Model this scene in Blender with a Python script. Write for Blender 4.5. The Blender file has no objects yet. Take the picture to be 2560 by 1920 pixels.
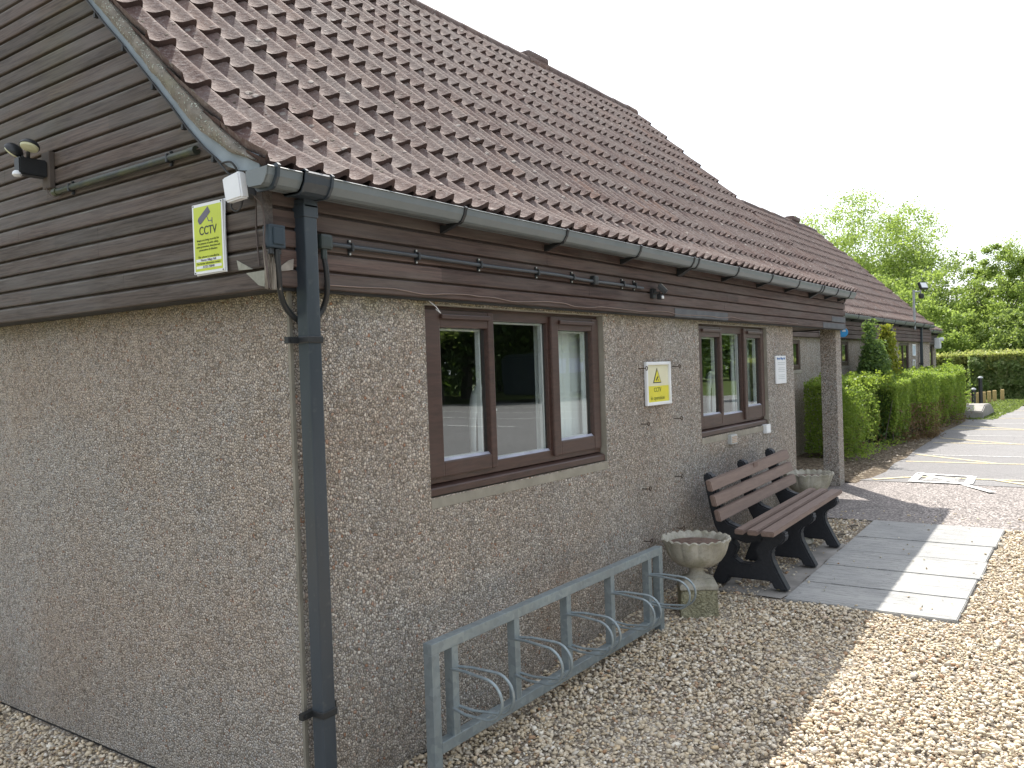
import bpy, bmesh, math, random
import numpy as np
from mathutils import Vector, Matrix, noise
random.seed(7)
rad = math.radians
scene = bpy.context.scene
COL = scene.collection

# ---------------------------------------------------------------- camera
cam_d = bpy.data.cameras.new('camera')
cam = bpy.data.objects.new('camera', cam_d); COL.objects.link(cam)
R_ = Vector((0.58042, -0.8136, -0.0343)); U_ = Vector((0.03224, -0.01913, 0.9993)); F_ = Vector((0.81368, 0.58111, -0.01513))
m = Matrix.Identity(4)
for i in range(3):
    m[i][0] = R_[i]; m[i][1] = U_[i]; m[i][2] = -F_[i]
m[0][3], m[1][3], m[2][3] = -2.16029, -2.57659, 1.75
cam.matrix_world = m
cam_d.sensor_width = 36; cam_d.lens = 2128.93 / 2560 * 36
cam_d.clip_start = 0.05; cam_d.clip_end = 2000
scene.camera = cam

# ---------------------------------------------------------------- sky, sun, exposure
SUN = Vector((1.17, 1.06, 2.2)).normalized()
world = bpy.data.worlds.new('World'); scene.world = world; world.use_nodes = True
wn = world.node_tree; wn.nodes.clear()
sky = wn.nodes.new('ShaderNodeTexSky'); sky.sky_type = 'NISHITA'; sky.sun_disc = False
sky.sun_elevation = math.asin(SUN.z); sky.sun_rotation = math.atan2(SUN.x, SUN.y)
sky.air_density = 1.0; sky.dust_density = 2.5; sky.ozone_density = 1.0; sky.altitude = 0
hs = wn.nodes.new('ShaderNodeHueSaturation'); hs.inputs['Saturation'].default_value = 0.62
bg = wn.nodes.new('ShaderNodeBackground'); bg.inputs['Strength'].default_value = 0.15
wo = wn.nodes.new('ShaderNodeOutputWorld')
veil = wn.nodes.new('ShaderNodeMix'); veil.data_type = 'RGBA'; veil.inputs[0].default_value = 0.45; veil.inputs[7].default_value = (6.6, 6.9, 7.3, 1)   # thin bright cloud over the blue
wn.links.new(sky.outputs[0], hs.inputs['Color']); wn.links.new(hs.outputs[0], veil.inputs[6]); wn.links.new(veil.outputs[2], bg.inputs['Color']); wn.links.new(bg.outputs[0], wo.inputs['Surface'])
sun_d = bpy.data.lights.new('sun', 'SUN'); sun_d.energy = 4.8; sun_d.angle = rad(0.53); sun_d.color = (1.0, 0.95, 0.87)
sun = bpy.data.objects.new('sun', sun_d); COL.objects.link(sun)
sun.rotation_euler = SUN.to_track_quat('Z', 'Y').to_euler(); sun.location = (10, 10, 20)
scene.view_settings.view_transform = 'Standard'; scene.view_settings.look = 'None'
scene.view_settings.exposure = 0.97; scene.view_settings.gamma = 1.0
scene.render.engine = 'CYCLES'

# ================================================================ helpers
def lnk(nt, a, b): nt.links.new(a, b)
class NM:
    """small node-material builder"""
    def __init__(s, name, rough=0.8, spec=0.5, metal=0.0):
        s.m = bpy.data.materials.new(name); s.m.use_nodes = True
        s.nt = s.m.node_tree; s.b = s.nt.nodes['Principled BSDF']
        s.b.inputs['Roughness'].default_value = rough; s.b.inputs['Metallic'].default_value = metal
        s.b.inputs['Specular IOR Level'].default_value = spec
        s.tc = s.nt.nodes.new('ShaderNodeTexCoord'); s.co = s.tc.outputs['Object']
    def n(s, t, **k):
        nd = s.nt.nodes.new(t)
        for a, v in k.items():
            setattr(nd, a, v)
        return nd
    def L(s, a, b): s.nt.links.new(a, b)
    def mapping(s, scale=(1, 1, 1), co=None, rot=(0, 0, 0)):
        mp = s.n('ShaderNodeMapping'); mp.inputs['Scale'].default_value = scale; mp.inputs['Rotation'].default_value = rot
        s.L(co or s.co, mp.inputs['Vector']); return mp.outputs[0]
    def noise(s, scale, detail=4, rough=0.55, co=None, dist=0.0):
        nd = s.n('ShaderNodeTexNoise'); nd.inputs['Scale'].default_value = scale; nd.inputs['Detail'].default_value = detail
        nd.inputs['Roughness'].default_value = rough; nd.inputs['Distortion'].default_value = dist
        s.L(co or s.co, nd.inputs['Vector']); return nd.outputs['Fac']
    def vor(s, scale, co=None, feature='F1', rnd=1.0):
        nd = s.n('ShaderNodeTexVoronoi'); nd.feature = feature; nd.inputs['Scale'].default_value = scale; nd.inputs['Randomness'].default_value = rnd
        s.L(co or s.co, nd.inputs['Vector']); return nd
    def ramp(s, fac, stops, interp='LINEAR'):
        r = s.n('ShaderNodeValToRGB'); r.color_ramp.interpolation = interp
        e = r.color_ramp.elements
        while len(e) < len(stops): e.new(0.5)
        for i, (p, c) in enumerate(stops):
            e[i].position = p; e[i].color = (c[0], c[1], c[2], 1) if not isinstance(c, (int, float)) else (c, c, c, 1)
        s.L(fac, r.inputs['Fac']); return r.outputs['Color']
    def mix(s, fac, a, b, blend='MIX'):
        x = s.n('ShaderNodeMix'); x.data_type = 'RGBA'; x.blend_type = blend
        if isinstance(fac, (int, float)): x.inputs[0].default_value = fac
        else: s.L(fac, x.inputs[0])
        for i, v in ((6, a), (7, b)):
            if isinstance(v, tuple): x.inputs[i].default_value = (*v[:3], 1)
            else: s.L(v, x.inputs[i])
        return x.outputs[2]
    def math(s, op, a, b=None, clamp=False):
        x = s.n('ShaderNodeMath'); x.operation = op; x.use_clamp = clamp
        for i, v in ((0, a), (1, b)):
            if v is None: continue
            if isinstance(v, (int, float)): x.inputs[i].default_value = v
            else: s.L(v, x.inputs[i])
        return x.outputs[0]
    def sep(s, co=None):
        x = s.n('ShaderNodeSeparateXYZ'); s.L(co or s.co, x.inputs[0]); return x.outputs
    def color(s, c):
        if isinstance(c, tuple): s.b.inputs['Base Color'].default_value = (*c[:3], 1)
        else: s.L(c, s.b.inputs['Base Color'])
        return s
    def rough(s, c): s.L(c, s.b.inputs['Roughness']); return s
    def bump(s, h, strength=0.5, dist=0.01):
        x = s.n('ShaderNodeBump'); x.inputs['Strength'].default_value = strength; x.inputs['Distance'].default_value = dist
        s.L(h, x.inputs['Height']); s.L(x.outputs[0], s.b.inputs['Normal']); return s

def simple(name, c, rough=0.6, spec=0.5, metal=0.0, var=0.25, vs=6.0, bump=0.0, bs=60.0):
    k = NM(name, rough, spec, metal)
    f = k.noise(vs, 5)
    lo = tuple(x * (1 - var) for x in c); hi = tuple(min(1, x * (1 + var)) for x in c)
    k.color(k.ramp(f, [(0.3, lo), (0.7, hi)]))
    if bump: k.bump(k.noise(bs, 4), bump, 0.004)
    return k.m

# ---- mesh builder
class MB:
    def __init__(s): s.v = []; s.f = []
    def add(s, vs, fs):
        o = len(s.v); s.v += [tuple(v) for v in vs]; s.f += [tuple(i + o for i in f) for f in fs]
    def box(s, a, b):
        (x0, y0, z0), (x1, y1, z1) = a, b
        s.add([(x0, y0, z0), (x1, y0, z0), (x1, y1, z0), (x0, y1, z0), (x0, y0, z1), (x1, y0, z1), (x1, y1, z1), (x0, y1, z1)],
              [(0, 3, 2, 1), (4, 5, 6, 7), (0, 1, 5, 4), (1, 2, 6, 5), (2, 3, 7, 6), (3, 0, 4, 7)])
    def bbox(s, a, b, r=0.004):
        """bevelled box"""
        bm = bmesh.new(); bmesh.ops.create_cube(bm, size=1)
        for v in bm.verts:
            v.co = Vector((a[i] + (b[i] - a[i]) * (v.co[i] + .5) for i in range(3)))
        bmesh.ops.bevel(bm, geom=bm.edges[:], offset=r, segments=2, profile=.6, affect='EDGES')
        bm.verts.index_update()
        s.add([v.co[:] for v in bm.verts], [[v.index for v in f.verts] for f in bm.faces]); bm.free()
    def prism(s, poly, axis, a, b):
        """poly: list of 2d points in the plane normal to axis (0: y,z  1: x,z  2: x,y) extruded a->b"""
        def P(p, t):
            return (t, p[0], p[1]) if axis == 0 else ((p[0], t, p[1]) if axis == 1 else (p[0], p[1], t))
        n = len(poly)
        s.add([P(p, a) for p in poly] + [P(p, b) for p in poly],
              [tuple(range(n))[::-1], tuple(range(n, 2 * n))] + [(i, (i + 1) % n, n + (i + 1) % n, n + i) for i in range(n)])
    def tube(s, pts, r, seg=10, cap=True, radii=None):
        pts = [Vector(p) for p in pts]; n = len(pts)
        t0 = (pts[1] - pts[0]).normalized(); up = Vector((0, 0, 1)) if abs(t0.z) < .9 else Vector((1, 0, 0))
        nx = t0.cross(up).normalized(); o = len(s.v); vs = []
        for i, p in enumerate(pts):
            t = (pts[min(i + 1, n - 1)] - pts[max(i - 1, 0)]).normalized()
            nx = (nx - t * nx.dot(t)).normalized(); ny = t.cross(nx)
            rr = radii[i] if radii else r
            for k in range(seg):
                a = 2 * math.pi * k / seg; vs.append(p + nx * (math.cos(a) * rr) + ny * (math.sin(a) * rr))
        fs = [(i * seg + k, i * seg + (k + 1) % seg, (i + 1) * seg + (k + 1) % seg, (i + 1) * seg + k) for i in range(n - 1) for k in range(seg)]
        if cap: fs += [tuple(range(seg))[::-1], tuple((n - 1) * seg + k for k in range(seg))]
        s.add(vs, fs)
    def lathe(s, prof, c=(0, 0, 0), seg=32, axis=2, rfun=None):
        vs = []; n = len(prof)
        for (r, z) in prof:
            for k in range(seg):
                a = 2 * math.pi * k / seg; rr = r * (rfun(a, z) if rfun else 1)
                q = (math.cos(a) * rr, math.sin(a) * rr, z)
                if axis == 1: q = (q[0], q[2], q[1])
                if axis == 0: q = (q[2], q[0], q[1])
                vs.append((q[0] + c[0], q[1] + c[1], q[2] + c[2]))
        fs = [(i * seg + k, i * seg + (k + 1) % seg, (i + 1) * seg + (k + 1) % seg, (i + 1) * seg + k) for i in range(n - 1) for k in range(seg)]
        fs += [tuple(range(seg))[::-1], tuple((n - 1) * seg + k for k in range(seg))]
        s.add(vs, fs)
    def build(s, name, mat, parent=None, smooth=False, keep=False, bevel=0.0):
        me = bpy.data.meshes.new(name)
        off = wloc(parent)
        me.from_pydata([(v[0] - off[0], v[1] - off[1], v[2] - off[2]) for v in s.v], [], s.f); me.update()
        bm = bmesh.new(); bm.from_mesh(me)
        if not keep: bmesh.ops.recalc_face_normals(bm, faces=bm.faces[:])
        if bevel:
            bmesh.ops.bevel(bm, geom=[e for e in bm.edges if len(e.link_faces) == 2 and e.calc_face_angle(0) > .6], offset=bevel, segments=2, affect='EDGES')
        bm.to_mesh(me); bm.free()
        return finish(name, me, mat, parent, smooth)
WL = {}
def wloc(p):
    return WL.get(p.name, (0, 0, 0)) if p is not None else (0, 0, 0)
def finish(name, me, mat, parent, smooth=False):
    o = bpy.data.objects.new(name, me); COL.objects.link(o)
    if mat: me.materials.append(mat)
    if smooth:
        me.polygons.foreach_set('use_smooth', [True] * len(me.polygons))
        try: me.set_sharp_from_angle(angle=rad(40))
        except Exception: pass
    if parent is not None:
        o.parent = parent; WL[o.name] = wloc(parent)
    return o
def thing(name, label, cat, loc, group=None):
    o = bpy.data.objects.new(name, None); COL.objects.link(o); o.location = loc; o.empty_display_size = .1
    o['label'] = label; o['category'] = cat
    if group: o['group'] = group
    WL[o.name] = tuple(loc); return o
def tag(o, label=None, cat=None, group=None, kind=None):
    if label: o['label'] = label
    if cat: o['category'] = cat
    if group: o['group'] = group
    if kind: o['kind'] = kind
    return o
def copy_tree(o, loc, rotz=None, label=None, scale=None):
    def cp(a, par):
        c = a.copy(); COL.objects.link(c)
        if par is not None: c.parent = par
        for ch in [k for k in a.children]: cp(ch, c)
        return c
    c = cp(o, None); c.location = loc
    if rotz is not None: c.rotation_euler[2] = rotz
    if scale is not None: c.scale = scale if not isinstance(scale, (int, float)) else (scale,) * 3
    if label: c['label'] = label
    return c
FRONT = Matrix(((1, 0, 0), (0, 0, -1), (0, 1, 0))).to_4x4()      # text on a plane facing -y
GABLE = Matrix(((0, 0, -1), (-1, 0, 0), (0, 1, 0))).to_4x4()     # text on a plane facing -x
def text(name, body, size, loc, basis, mat, parent, ax='CENTER', sx=1.0, bold=0.0, rot=0.0):
    cu = bpy.data.curves.new(name, 'FONT'); cu.body = body; cu.size = size; cu.align_x = ax; cu.align_y = 'CENTER'
    cu.extrude = 0.0004; cu.offset = bold; cu.space_line = 1.15
    o = bpy.data.objects.new(name, cu); me = bpy.data.meshes.new_from_object(o); bpy.data.objects.remove(o)
    M = Matrix.Translation(Vector(loc) - Vector(wloc(parent))) @ basis @ Matrix.Rotation(rot, 4, 'Z') @ Matrix.Diagonal((sx, 1, 1, 1))
    me.transform(M); me.update()
    return finish(name, me, mat, parent)
def npmesh(name, V, F, mat, parent=None, smooth=False):
    """V (n,3) array, F (m,k) int array"""
    V = np.asarray(V, np.float32) - np.array(wloc(parent), np.float32); F = np.asarray(F, np.int32)
    me = bpy.data.meshes.new(name); k = F.shape[1]
    me.vertices.add(len(V)); me.vertices.foreach_set('co', V.ravel())
    me.loops.add(F.size); me.loops.foreach_set('vertex_index', F.ravel())
    me.polygons.add(len(F)); me.polygons.foreach_set('loop_start', np.arange(0, F.size, k, dtype=np.int32))
    me.polygons.foreach_set('loop_total', np.full(len(F), k, np.int32))
    if smooth: me.polygons.foreach_set('use_smooth', np.ones(len(F), bool))
    me.update(calc_edges=True); me.validate()
    o = bpy.data.objects.new(name, me); COL.objects.link(o); me.materials.append(mat)
    if parent is not None: o.parent = parent; WL[o.name] = wloc(parent)
    return o

def G(x, y=0.0):
    """height of the ground: a gentle rise along the front of the hall"""
    def ss(t): t = min(max(t, 0), 1); return t * t * (3 - 2 * t)
    a = -0.04 + 0.06 * ss((x + 0.25) / 0.5)
    return a + 0.0415 * min(max(x, 0), 8.2)

# ================================================================ materials
def mat_pebbledash():
    k = NM('pebbledash', 0.85, 0.3)
    co = k.mapping((1, 1, 1))
    # slightly warped cells of about 11 mm
    nz = k.n('ShaderNodeTexNoise'); nz.inputs['Scale'].default_value = 60; k.L(co, nz.inputs['Vector'])
    vm = k.n('ShaderNodeVectorMath'); vm.operation = 'SCALE'; vm.inputs['Scale'].default_value = 0.009; k.L(nz.outputs['Color'], vm.inputs[0])
    va = k.n('ShaderNodeVectorMath'); va.operation = 'ADD'; k.L(co, va.inputs[0]); k.L(vm.outputs[0], va.inputs[1])
    v = k.vor(82, va.outputs[0]); e = k.vor(82, va.outputs[0], 'DISTANCE_TO_EDGE')
    sc = k.sep(v.outputs['Color'])
    stone = k.ramp(sc[0], [(0.0, (.24, .22, .19)), (.2, (.40, .37, .325)), (.5, (.50, .465, .42)), (.75, (.57, .535, .485)), (.93, (.70, .68, .64)), (.993, (.36, .22, .15))])
    stone = k.mix(k.ramp(sc[1], [(.55, 0), (.95, .45)]), stone, (.38, .40, .43))
    edge = k.ramp(e.outputs['Distance'], [(0.015, 0), (0.11, 1)])
    col = k.mix(edge, (.10, .09, .078), stone)
    big = k.noise(1.1, 5, .6)
    col = k.mix(k.ramp(big, [(.4, 0), (.62, .55)]), col, k.mix(1.0, col, (1.0, .86, .74), 'MULTIPLY'))
    # greener, darker band just under the boards
    z = k.sep()[2]
    al = k.math('MULTIPLY', k.ramp(z, [(0.0, 0), (1.0, 1)]), 1.0)
    mr = k.n('ShaderNodeMapRange'); mr.inputs['From Min'].default_value = 1.98; mr.inputs['From Max'].default_value = 2.1; k.L(z, mr.inputs['Value'])
    topband = k.math('MULTIPLY', mr.outputs[0], k.ramp(k.noise(9, 4), [(.3, .3), (.7, 1)]))
    col = k.mix(topband, col, k.mix(1.0, col, (.62, .60, .36), 'MULTIPLY'))
    mr2 = k.n('ShaderNodeMapRange'); mr2.inputs['From Min'].default_value = 0.5; mr2.inputs['From Max'].default_value = 0.0; k.L(z, mr2.inputs['Value'])
    col = k.mix(k.math('MULTIPLY', mr2.outputs[0], k.noise(3, 4)), col, k.mix(1.0, col, (.72, .76, .78), 'MULTIPLY'))
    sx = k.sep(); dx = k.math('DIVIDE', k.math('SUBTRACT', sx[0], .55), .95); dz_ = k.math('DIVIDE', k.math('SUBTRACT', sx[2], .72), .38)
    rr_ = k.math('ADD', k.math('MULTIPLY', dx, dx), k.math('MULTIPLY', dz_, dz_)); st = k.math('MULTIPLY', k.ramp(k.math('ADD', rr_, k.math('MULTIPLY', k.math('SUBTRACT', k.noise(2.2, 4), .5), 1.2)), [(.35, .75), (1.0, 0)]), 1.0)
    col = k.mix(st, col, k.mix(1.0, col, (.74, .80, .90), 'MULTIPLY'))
    run = k.noise(1, 4, .6, k.mapping((3.2, 3.2, .35))); col = k.mix(k.ramp(run, [(.35, .0), (.7, .5)]), k.mix(1.0, col, (1.08, 1.07, 1.05), 'MULTIPLY'), k.mix(1.0, col, (.82, .81, .80), 'MULTIPLY'))
    k.color(k.mix(1.0, col, (1.0, .985, .975), 'MULTIPLY'))
    h = k.math('ADD', k.ramp(e.outputs['Distance'], [(0.0, 0), (.3, 1)]), k.math('MULTIPLY', sc[2], 0.5))
    k.bump(h, .9, 0.007)
    return k.m
def mat_boards(name, base, alt, grey, greyamt, axis, pitch, z0, mult=1.0):
    """weathered boards: colour changes per board and along its length"""
    k = NM(name, 0.72, 0.35)
    s = k.sep(); al = s[0] if axis == 'x' else s[1]
    row = k.math('FLOOR', k.math('DIVIDE', k.math('SUBTRACT', s[2], z0), pitch))
    seg = k.math('FLOOR', k.math('ADD', k.math('DIVIDE', al, 2.3), k.math('MULTIPLY', row, 0.37)))
    cb = k.n('ShaderNodeCombineXYZ'); k.L(row, cb.inputs[0]); k.L(seg, cb.inputs[1])
    wn_ = k.n('ShaderNodeTexWhiteNoise'); wn_.noise_dimensions = '3D'; k.L(cb.outputs[0], wn_.inputs['Vector'])
    sc = (2.2, 60, 60) if axis == 'x' else (60, 2.2, 60)
    grain = k.noise(1.6, 7, .7, k.mapping(sc), 0.6)
    fine = k.noise(3.5, 5, .7, k.mapping((sc[0] * 3, sc[1] * 2, sc[2] * 2)))
    c = k.mix(wn_.outputs['Value'], base, alt)
    c = k.mix(k.ramp(grain, [(.44, 0), (.60, 1)]), c, k.mix(1.0, c, (.50, .48, .48), 'MULTIPLY'))
    c = k.mix(k.ramp(k.noise(2.4, 5, .7, k.mapping((sc[0] * .8, sc[1] * .9, sc[2] * .9))), [(.56, 0), (.68, .5)]), c, k.mix(1.0, c, (1.7, 1.7, 1.7), 'MULTIPLY'))
    gn = k.noise(.9, 4, .6, k.mapping((1.4, 5, 9) if axis == 'x' else (5, 1.4, 9)))
    c = k.mix(k.ramp(gn, [(.62 - .3 * greyamt, 0), (.80, min(1, greyamt))]), c, grey)
    k.color(c); c2 = k.ramp(fine, [(.72, (0, 0, 0)), (.85, (1, 1, 1))])
    kc = k.mix(k.math('MULTIPLY', c2, 0.35), c, (.42, .40, .38)); k.color(kc)
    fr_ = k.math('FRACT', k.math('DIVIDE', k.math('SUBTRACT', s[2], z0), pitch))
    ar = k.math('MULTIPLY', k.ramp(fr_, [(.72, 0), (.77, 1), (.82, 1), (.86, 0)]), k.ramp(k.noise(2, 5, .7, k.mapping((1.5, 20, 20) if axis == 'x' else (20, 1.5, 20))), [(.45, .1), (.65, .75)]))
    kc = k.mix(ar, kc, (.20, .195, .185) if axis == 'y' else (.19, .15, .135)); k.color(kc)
    if axis == 'y':
        gr = k.math('MULTIPLY', k.ramp(k.noise(1.3, 4, .6), [(.5, 0), (.68, .55)]), k.ramp(s[2], [(.0, 0), (1, 1)]))
        k.color(k.mix(gr, kc, k.mix(1.0, kc, (1.02, 1.04, .74), 'MULTIPLY')))
    k.bump(k.math('ADD', grain, k.math('MULTIPLY', fine, .5)), 0.45, 0.003)
    return k.m
def mat_tiles():
    k = NM('clay_tiles', 0.88, 0.25)
    f = k.noise(2.0, 6, .6); g = k.noise(55, 4, .7); s = k.sep()
    isl = k.n('ShaderNodeNewGeometry').outputs['Random Per Island']
    c = k.ramp(isl, [(0, (.145, .092, .078)), (.3, (.175, .12, .105)), (.6, (.205, .145, .125)), (.85, (.19, .15, .135)), (1, (.24, .15, .115))])
    c = k.mix(k.ramp(f, [(.42, 0), (.66, .7)]), c, (.23, .19, .17))
    c = k.mix(k.ramp(g, [(.5, 0), (.66, .8)]), c, (.33, .29, .265))
    v = k.vor(15); sel = k.sep(v.outputs['Color'])[0]
    spot = k.math('MULTIPLY', k.ramp(v.outputs['Distance'], [(.16, 1), (.26, 0)]), k.ramp(sel, [(.80, 0), (.84, 1)]))
    c = k.mix(k.math('MULTIPLY', spot, .7), c, (.42, .40, .36))
    v2 = k.vor(38); sel2 = k.sep(v2.outputs['Color'])[0]
    moss = k.math('MULTIPLY', k.ramp(v2.outputs['Distance'], [(.2, 1), (.35, 0)]), k.ramp(sel2, [(.9, 0), (.93, 1)]))
    c = k.mix(k.math('MULTIPLY', moss, .8), c, (.07, .06, .035))
    pit = k.noise(9, 5, .7); c = k.mix(k.ramp(pit, [(.38, .6), (.5, 0)]), c, k.mix(1.0, c, (.62, .58, .62), 'MULTIPLY'))
    k.color(k.mix(1.0, c, (.72, .70, .705), 'MULTIPLY')); k.bump(k.math('ADD', g, k.math('ADD', moss, spot)), .9, 0.006)
    return k.m
def mat_mortar_lichen():
    k = NM('lichen_mortar', 0.95, 0.1)
    n = k.noise(14, 5, .7)
    wn2 = k.n('ShaderNodeTexNoise'); wn2.inputs['Scale'].default_value = 22; wn2.inputs['Detail'].default_value = 4; k.L(k.co, wn2.inputs['Vector'])
    va = k.n('ShaderNodeVectorMath'); va.operation = 'MULTIPLY_ADD'; k.L(wn2.outputs['Color'], va.inputs[0]); va.inputs[1].default_value = (.06, .06, .06); k.L(k.co, va.inputs[2])
    v = k.vor(85, va.outputs[0]); sel = k.sep(v.outputs['Color'])[0]
    c = k.ramp(n, [(.3, (.13, .115, .095)), (.6, (.24, .215, .185))])
    sp = k.math('MULTIPLY', k.ramp(v.outputs['Distance'], [(.25, 1), (.42, 0)]), k.ramp(sel, [(.25, 0), (.4, 1)]))
    c = k.mix(sp, c, (.44, .45, .39)); c = k.mix(k.ramp(k.noise(5, 4), [(.55, 0), (.75, .6)]), c, (.20, .20, .12))
    k.color(c); k.bump(k.math('ADD', n, sp), .9, .008); return k.m
def mat_gravel():
    k = NM('gravel_stone', 0.72, 0.35)
    isl = k.n('ShaderNodeNewGeometry').outputs['Random Per Island']
    c = k.ramp(isl, [(0, (.38, .31, .22)), (.16, (.62, .55, .43)), (.33, (.52, .45, .35)), (.5, (.72, .66, .56)), (.62, (.46, .43, .38)), (.72, (.62, .49, .32)), (.83, (.80, .78, .72)), (.90, (.27, .24, .21)), (.95, (.40, .25, .15)), (1, (.85, .85, .82))])
    c = k.mix(k.ramp(k.noise(70, 4, .7), [(.4, 0), (.75, .45)]), c, k.mix(1.0, c, (.6, .56, .5), 'MULTIPLY'))
    k.color(k.mix(1.0, c, (1.02, .985, .92), 'MULTIPLY')); k.bump(k.noise(160, 3), .3, .003); return k.m
def mat_gravel_ground():
    k = NM('gravel_bed', 0.9, 0.2)
    v = k.vor(50); sc = k.sep(v.outputs['Color']); e = k.vor(50, feature='DISTANCE_TO_EDGE')
    c = k.ramp(sc[0], [(0, (.22, .18, .13)), (.4, (.38, .32, .25)), (.8, (.48, .43, .36)), (1, (.6, .57, .5))])
    k.color(k.mix(k.ramp(e.outputs['Distance'], [(0, 0), (.15, 1)]), (.10, .08, .06), c)); k.bump(e.outputs['Distance'], 1, .012); return k.m
def mat_asphalt(name, base, agg, patch, sc=110):
    k = NM(name, 0.9, 0.25)
    v = k.vor(sc); s = k.sep(v.outputs['Color'])[0]
    c = k.mix(k.ramp(s, [(.35, 0), (.9, 1)]), base, agg)
    c = k.mix(k.ramp(k.noise(.55, 5, .6), [(.42, 0), (.62, .45)]), c, patch)
    # patched rectangles and thin cracks
    br = k.vor(.42, rnd=.8); ps = k.sep(br.outputs['Color'])[1]
    c = k.mix(k.math('MULTIPLY', k.ramp(ps, [(.6, 0), (.62, 1)]), .35), c, base)
    cr = k.vor(.9, k.mapping((1, 1, 1)), 'DISTANCE_TO_EDGE')
    c = k.mix(k.math('MULTIPLY', k.ramp(cr.outputs['Distance'], [(.003, 1), (.009, 0)]), .22), c, (.03, .03, .03))
    k.color(c); k.bump(v.outputs['Distance'], .5, .004); return k.m
def mat_slab():
    k = NM('riven_slab', 0.85, 0.3)
    s = k.sep()
    rip = k.noise(1, 6, .65, k.mapping((26, 2.2, 1)), 1.2)
    c = k.ramp(k.noise(2.2, 5), [(.3, (.27, .272, .268)), (.7, (.375, .372, .355))])
    c = k.mix(k.ramp(k.noise(40, 4), [(.5, 0), (.8, .3)]), c, (.25, .245, .235))
    line = k.ramp(rip, [(.455, 0), (.475, 1), (.49, 1), (.51, 0)])
    c = k.mix(k.math('MULTIPLY', line, .6), c, (.13, .13, .13))
    k.color(c); k.bump(rip, .8, .012); return k.m
def mat_leaf(name, cols, trans=(.25, .42, .06), tw=.5):
    k = NM(name, 0.5, 0.35)
    isl = k.n('ShaderNodeNewGeometry').outputs['Random Per Island']
    n = k.noise(.9, 3); fac = k.math('ADD', k.math('MULTIPLY', isl, .65), k.math('MULTIPLY', n, .45))
    st = [(i / (len(cols) - 1), c) for i, c in enumerate(cols)]
    c = k.ramp(fac, st); k.color(c)
    tr = k.n('ShaderNodeBsdfTranslucent'); k.L(k.mix(.5, c, trans), tr.inputs['Color'])
    mx = k.n('ShaderNodeMixShader'); mx.inputs[0].default_value = tw
    k.L(k.b.outputs[0], mx.inputs[1]); k.L(tr.outputs[0], mx.inputs[2]); k.L(mx.outputs[0], k.nt.nodes['Material Output'].inputs['Surface'])
    return k.m
def mat_glass():
    k = NM('window_glass')
    nt = k.nt; nt.nodes.remove(k.b)
    lw = k.n('ShaderNodeLayerWeight'); lw.inputs['Blend'].default_value = .5; fr = k.math('ADD', k.math('MULTIPLY', k.math('POWER', lw.outputs['Facing'], 5.0), .78), .22)
    gl = k.n('ShaderNodeBsdfGlossy'); gl.inputs['Roughness'].default_value = 0.0; gl.inputs['Color'].default_value = (.95, 1, 1, 1)
    tp = k.n('ShaderNodeBsdfTransparent'); tp.inputs['Color'].default_value = (.90, .95, .93, 1)
    bp = k.n('ShaderNodeBump'); bp.inputs['Strength'].default_value = .05; bp.inputs['Distance'].default_value = .02
    k.L(k.noise(1.6, 2), bp.inputs['Height']); k.L(bp.outputs[0], gl.inputs['Normal'])
    mx = k.n('ShaderNodeMixShader'); k.L(fr, mx.inputs[0]); k.L(tp.outputs[0], mx.inputs[1]); k.L(gl.outputs[0], mx.inputs[2])
    k.L(mx.outputs[0], nt.nodes['Material Output'].inputs['Surface']); return k.m
def mat_upvc_brown():
    k = NM('brown_frame', 0.42, 0.5)
    g = k.noise(1.2, 6, .65, k.mapping((5, 40, 40)), .8); g2 = k.noise(2, 3)
    c = k.ramp(g, [(.35, (.038, .020, .016)), (.65, (.070, .036, .028))])
    k.color(k.mix(k.ramp(g2, [(.45, 0), (.7, .25)]), c, (.11, .075, .065))); k.bump(g, .1, .001); return k.m
def mat_recycled(name, c0, c1):
    k = NM(name, 0.6, 0.4)
    g = k.noise(1.5, 6, .7, k.mapping((3, 30, 30)), .4)
    k.color(k.ramp(g, [(.3, c0), (.7, c1)])); k.bump(k.noise(90, 4), .25, .002); return k.m
def mat_galv():
    k = NM('galvanised_steel', 0.5, 0.5, 0.55)
    v = k.vor(38); s = k.sep(v.outputs['Color'])[0]
    c = k.ramp(s, [(0, (.25, .295, .315)), (.5, (.28, .33, .35)), (1, (.32, .37, .39))])
    c = k.mix(k.ramp(k.noise(5, 5), [(.5, 0), (.75, .5)]), c, (.20, .22, .23))
    k.color(c); k.rough(k.ramp(k.noise(12, 4), [(.3, .38), (.7, .62)])); return k.m
def mat_stone(name, c0, c1, moss):
    k = NM(name, 0.92, 0.2)
    n = k.noise(7, 6, .65); c = k.ramp(n, [(.3, c0), (.7, c1)])
    c = k.mix(k.ramp(k.noise(11, 5, .6), [(.48, 0), (.68, .7)]), c, moss)
    c = k.mix(k.ramp(k.noise(90, 3), [(.55, 0), (.75, .4)]), c, (.10, .09, .07))
    k.color(c); k.bump(k.math('ADD', k.noise(60, 5, .7), n), .6, .004); return k.m
def mat_plinth():
    k = NM('vermiculated_stone', 0.92, 0.2)
    n = k.noise(26, 3, .5, dist=1.8); c = k.ramp(k.noise(6, 5), [(.3, (.26, .25, .16)), (.7, (.40, .38, .27))])
    k.color(k.mix(k.ramp(n, [(.42, .6), (.5, 0)]), c, (.15, .14, .09))); k.bump(n, 1.0, .03); return k.m
def mat_grass(name='grass'):
    k = NM(name, 0.9, 0.1)
    n = k.noise(3, 6, .7); k.color(k.ramp(n, [(.3, (.05, .07, .018)), (.6, (.09, .12, .035)), (.8, (.15, .16, .07))])); k.bump(k.noise(60, 4), 1, .03); return k.m
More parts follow.
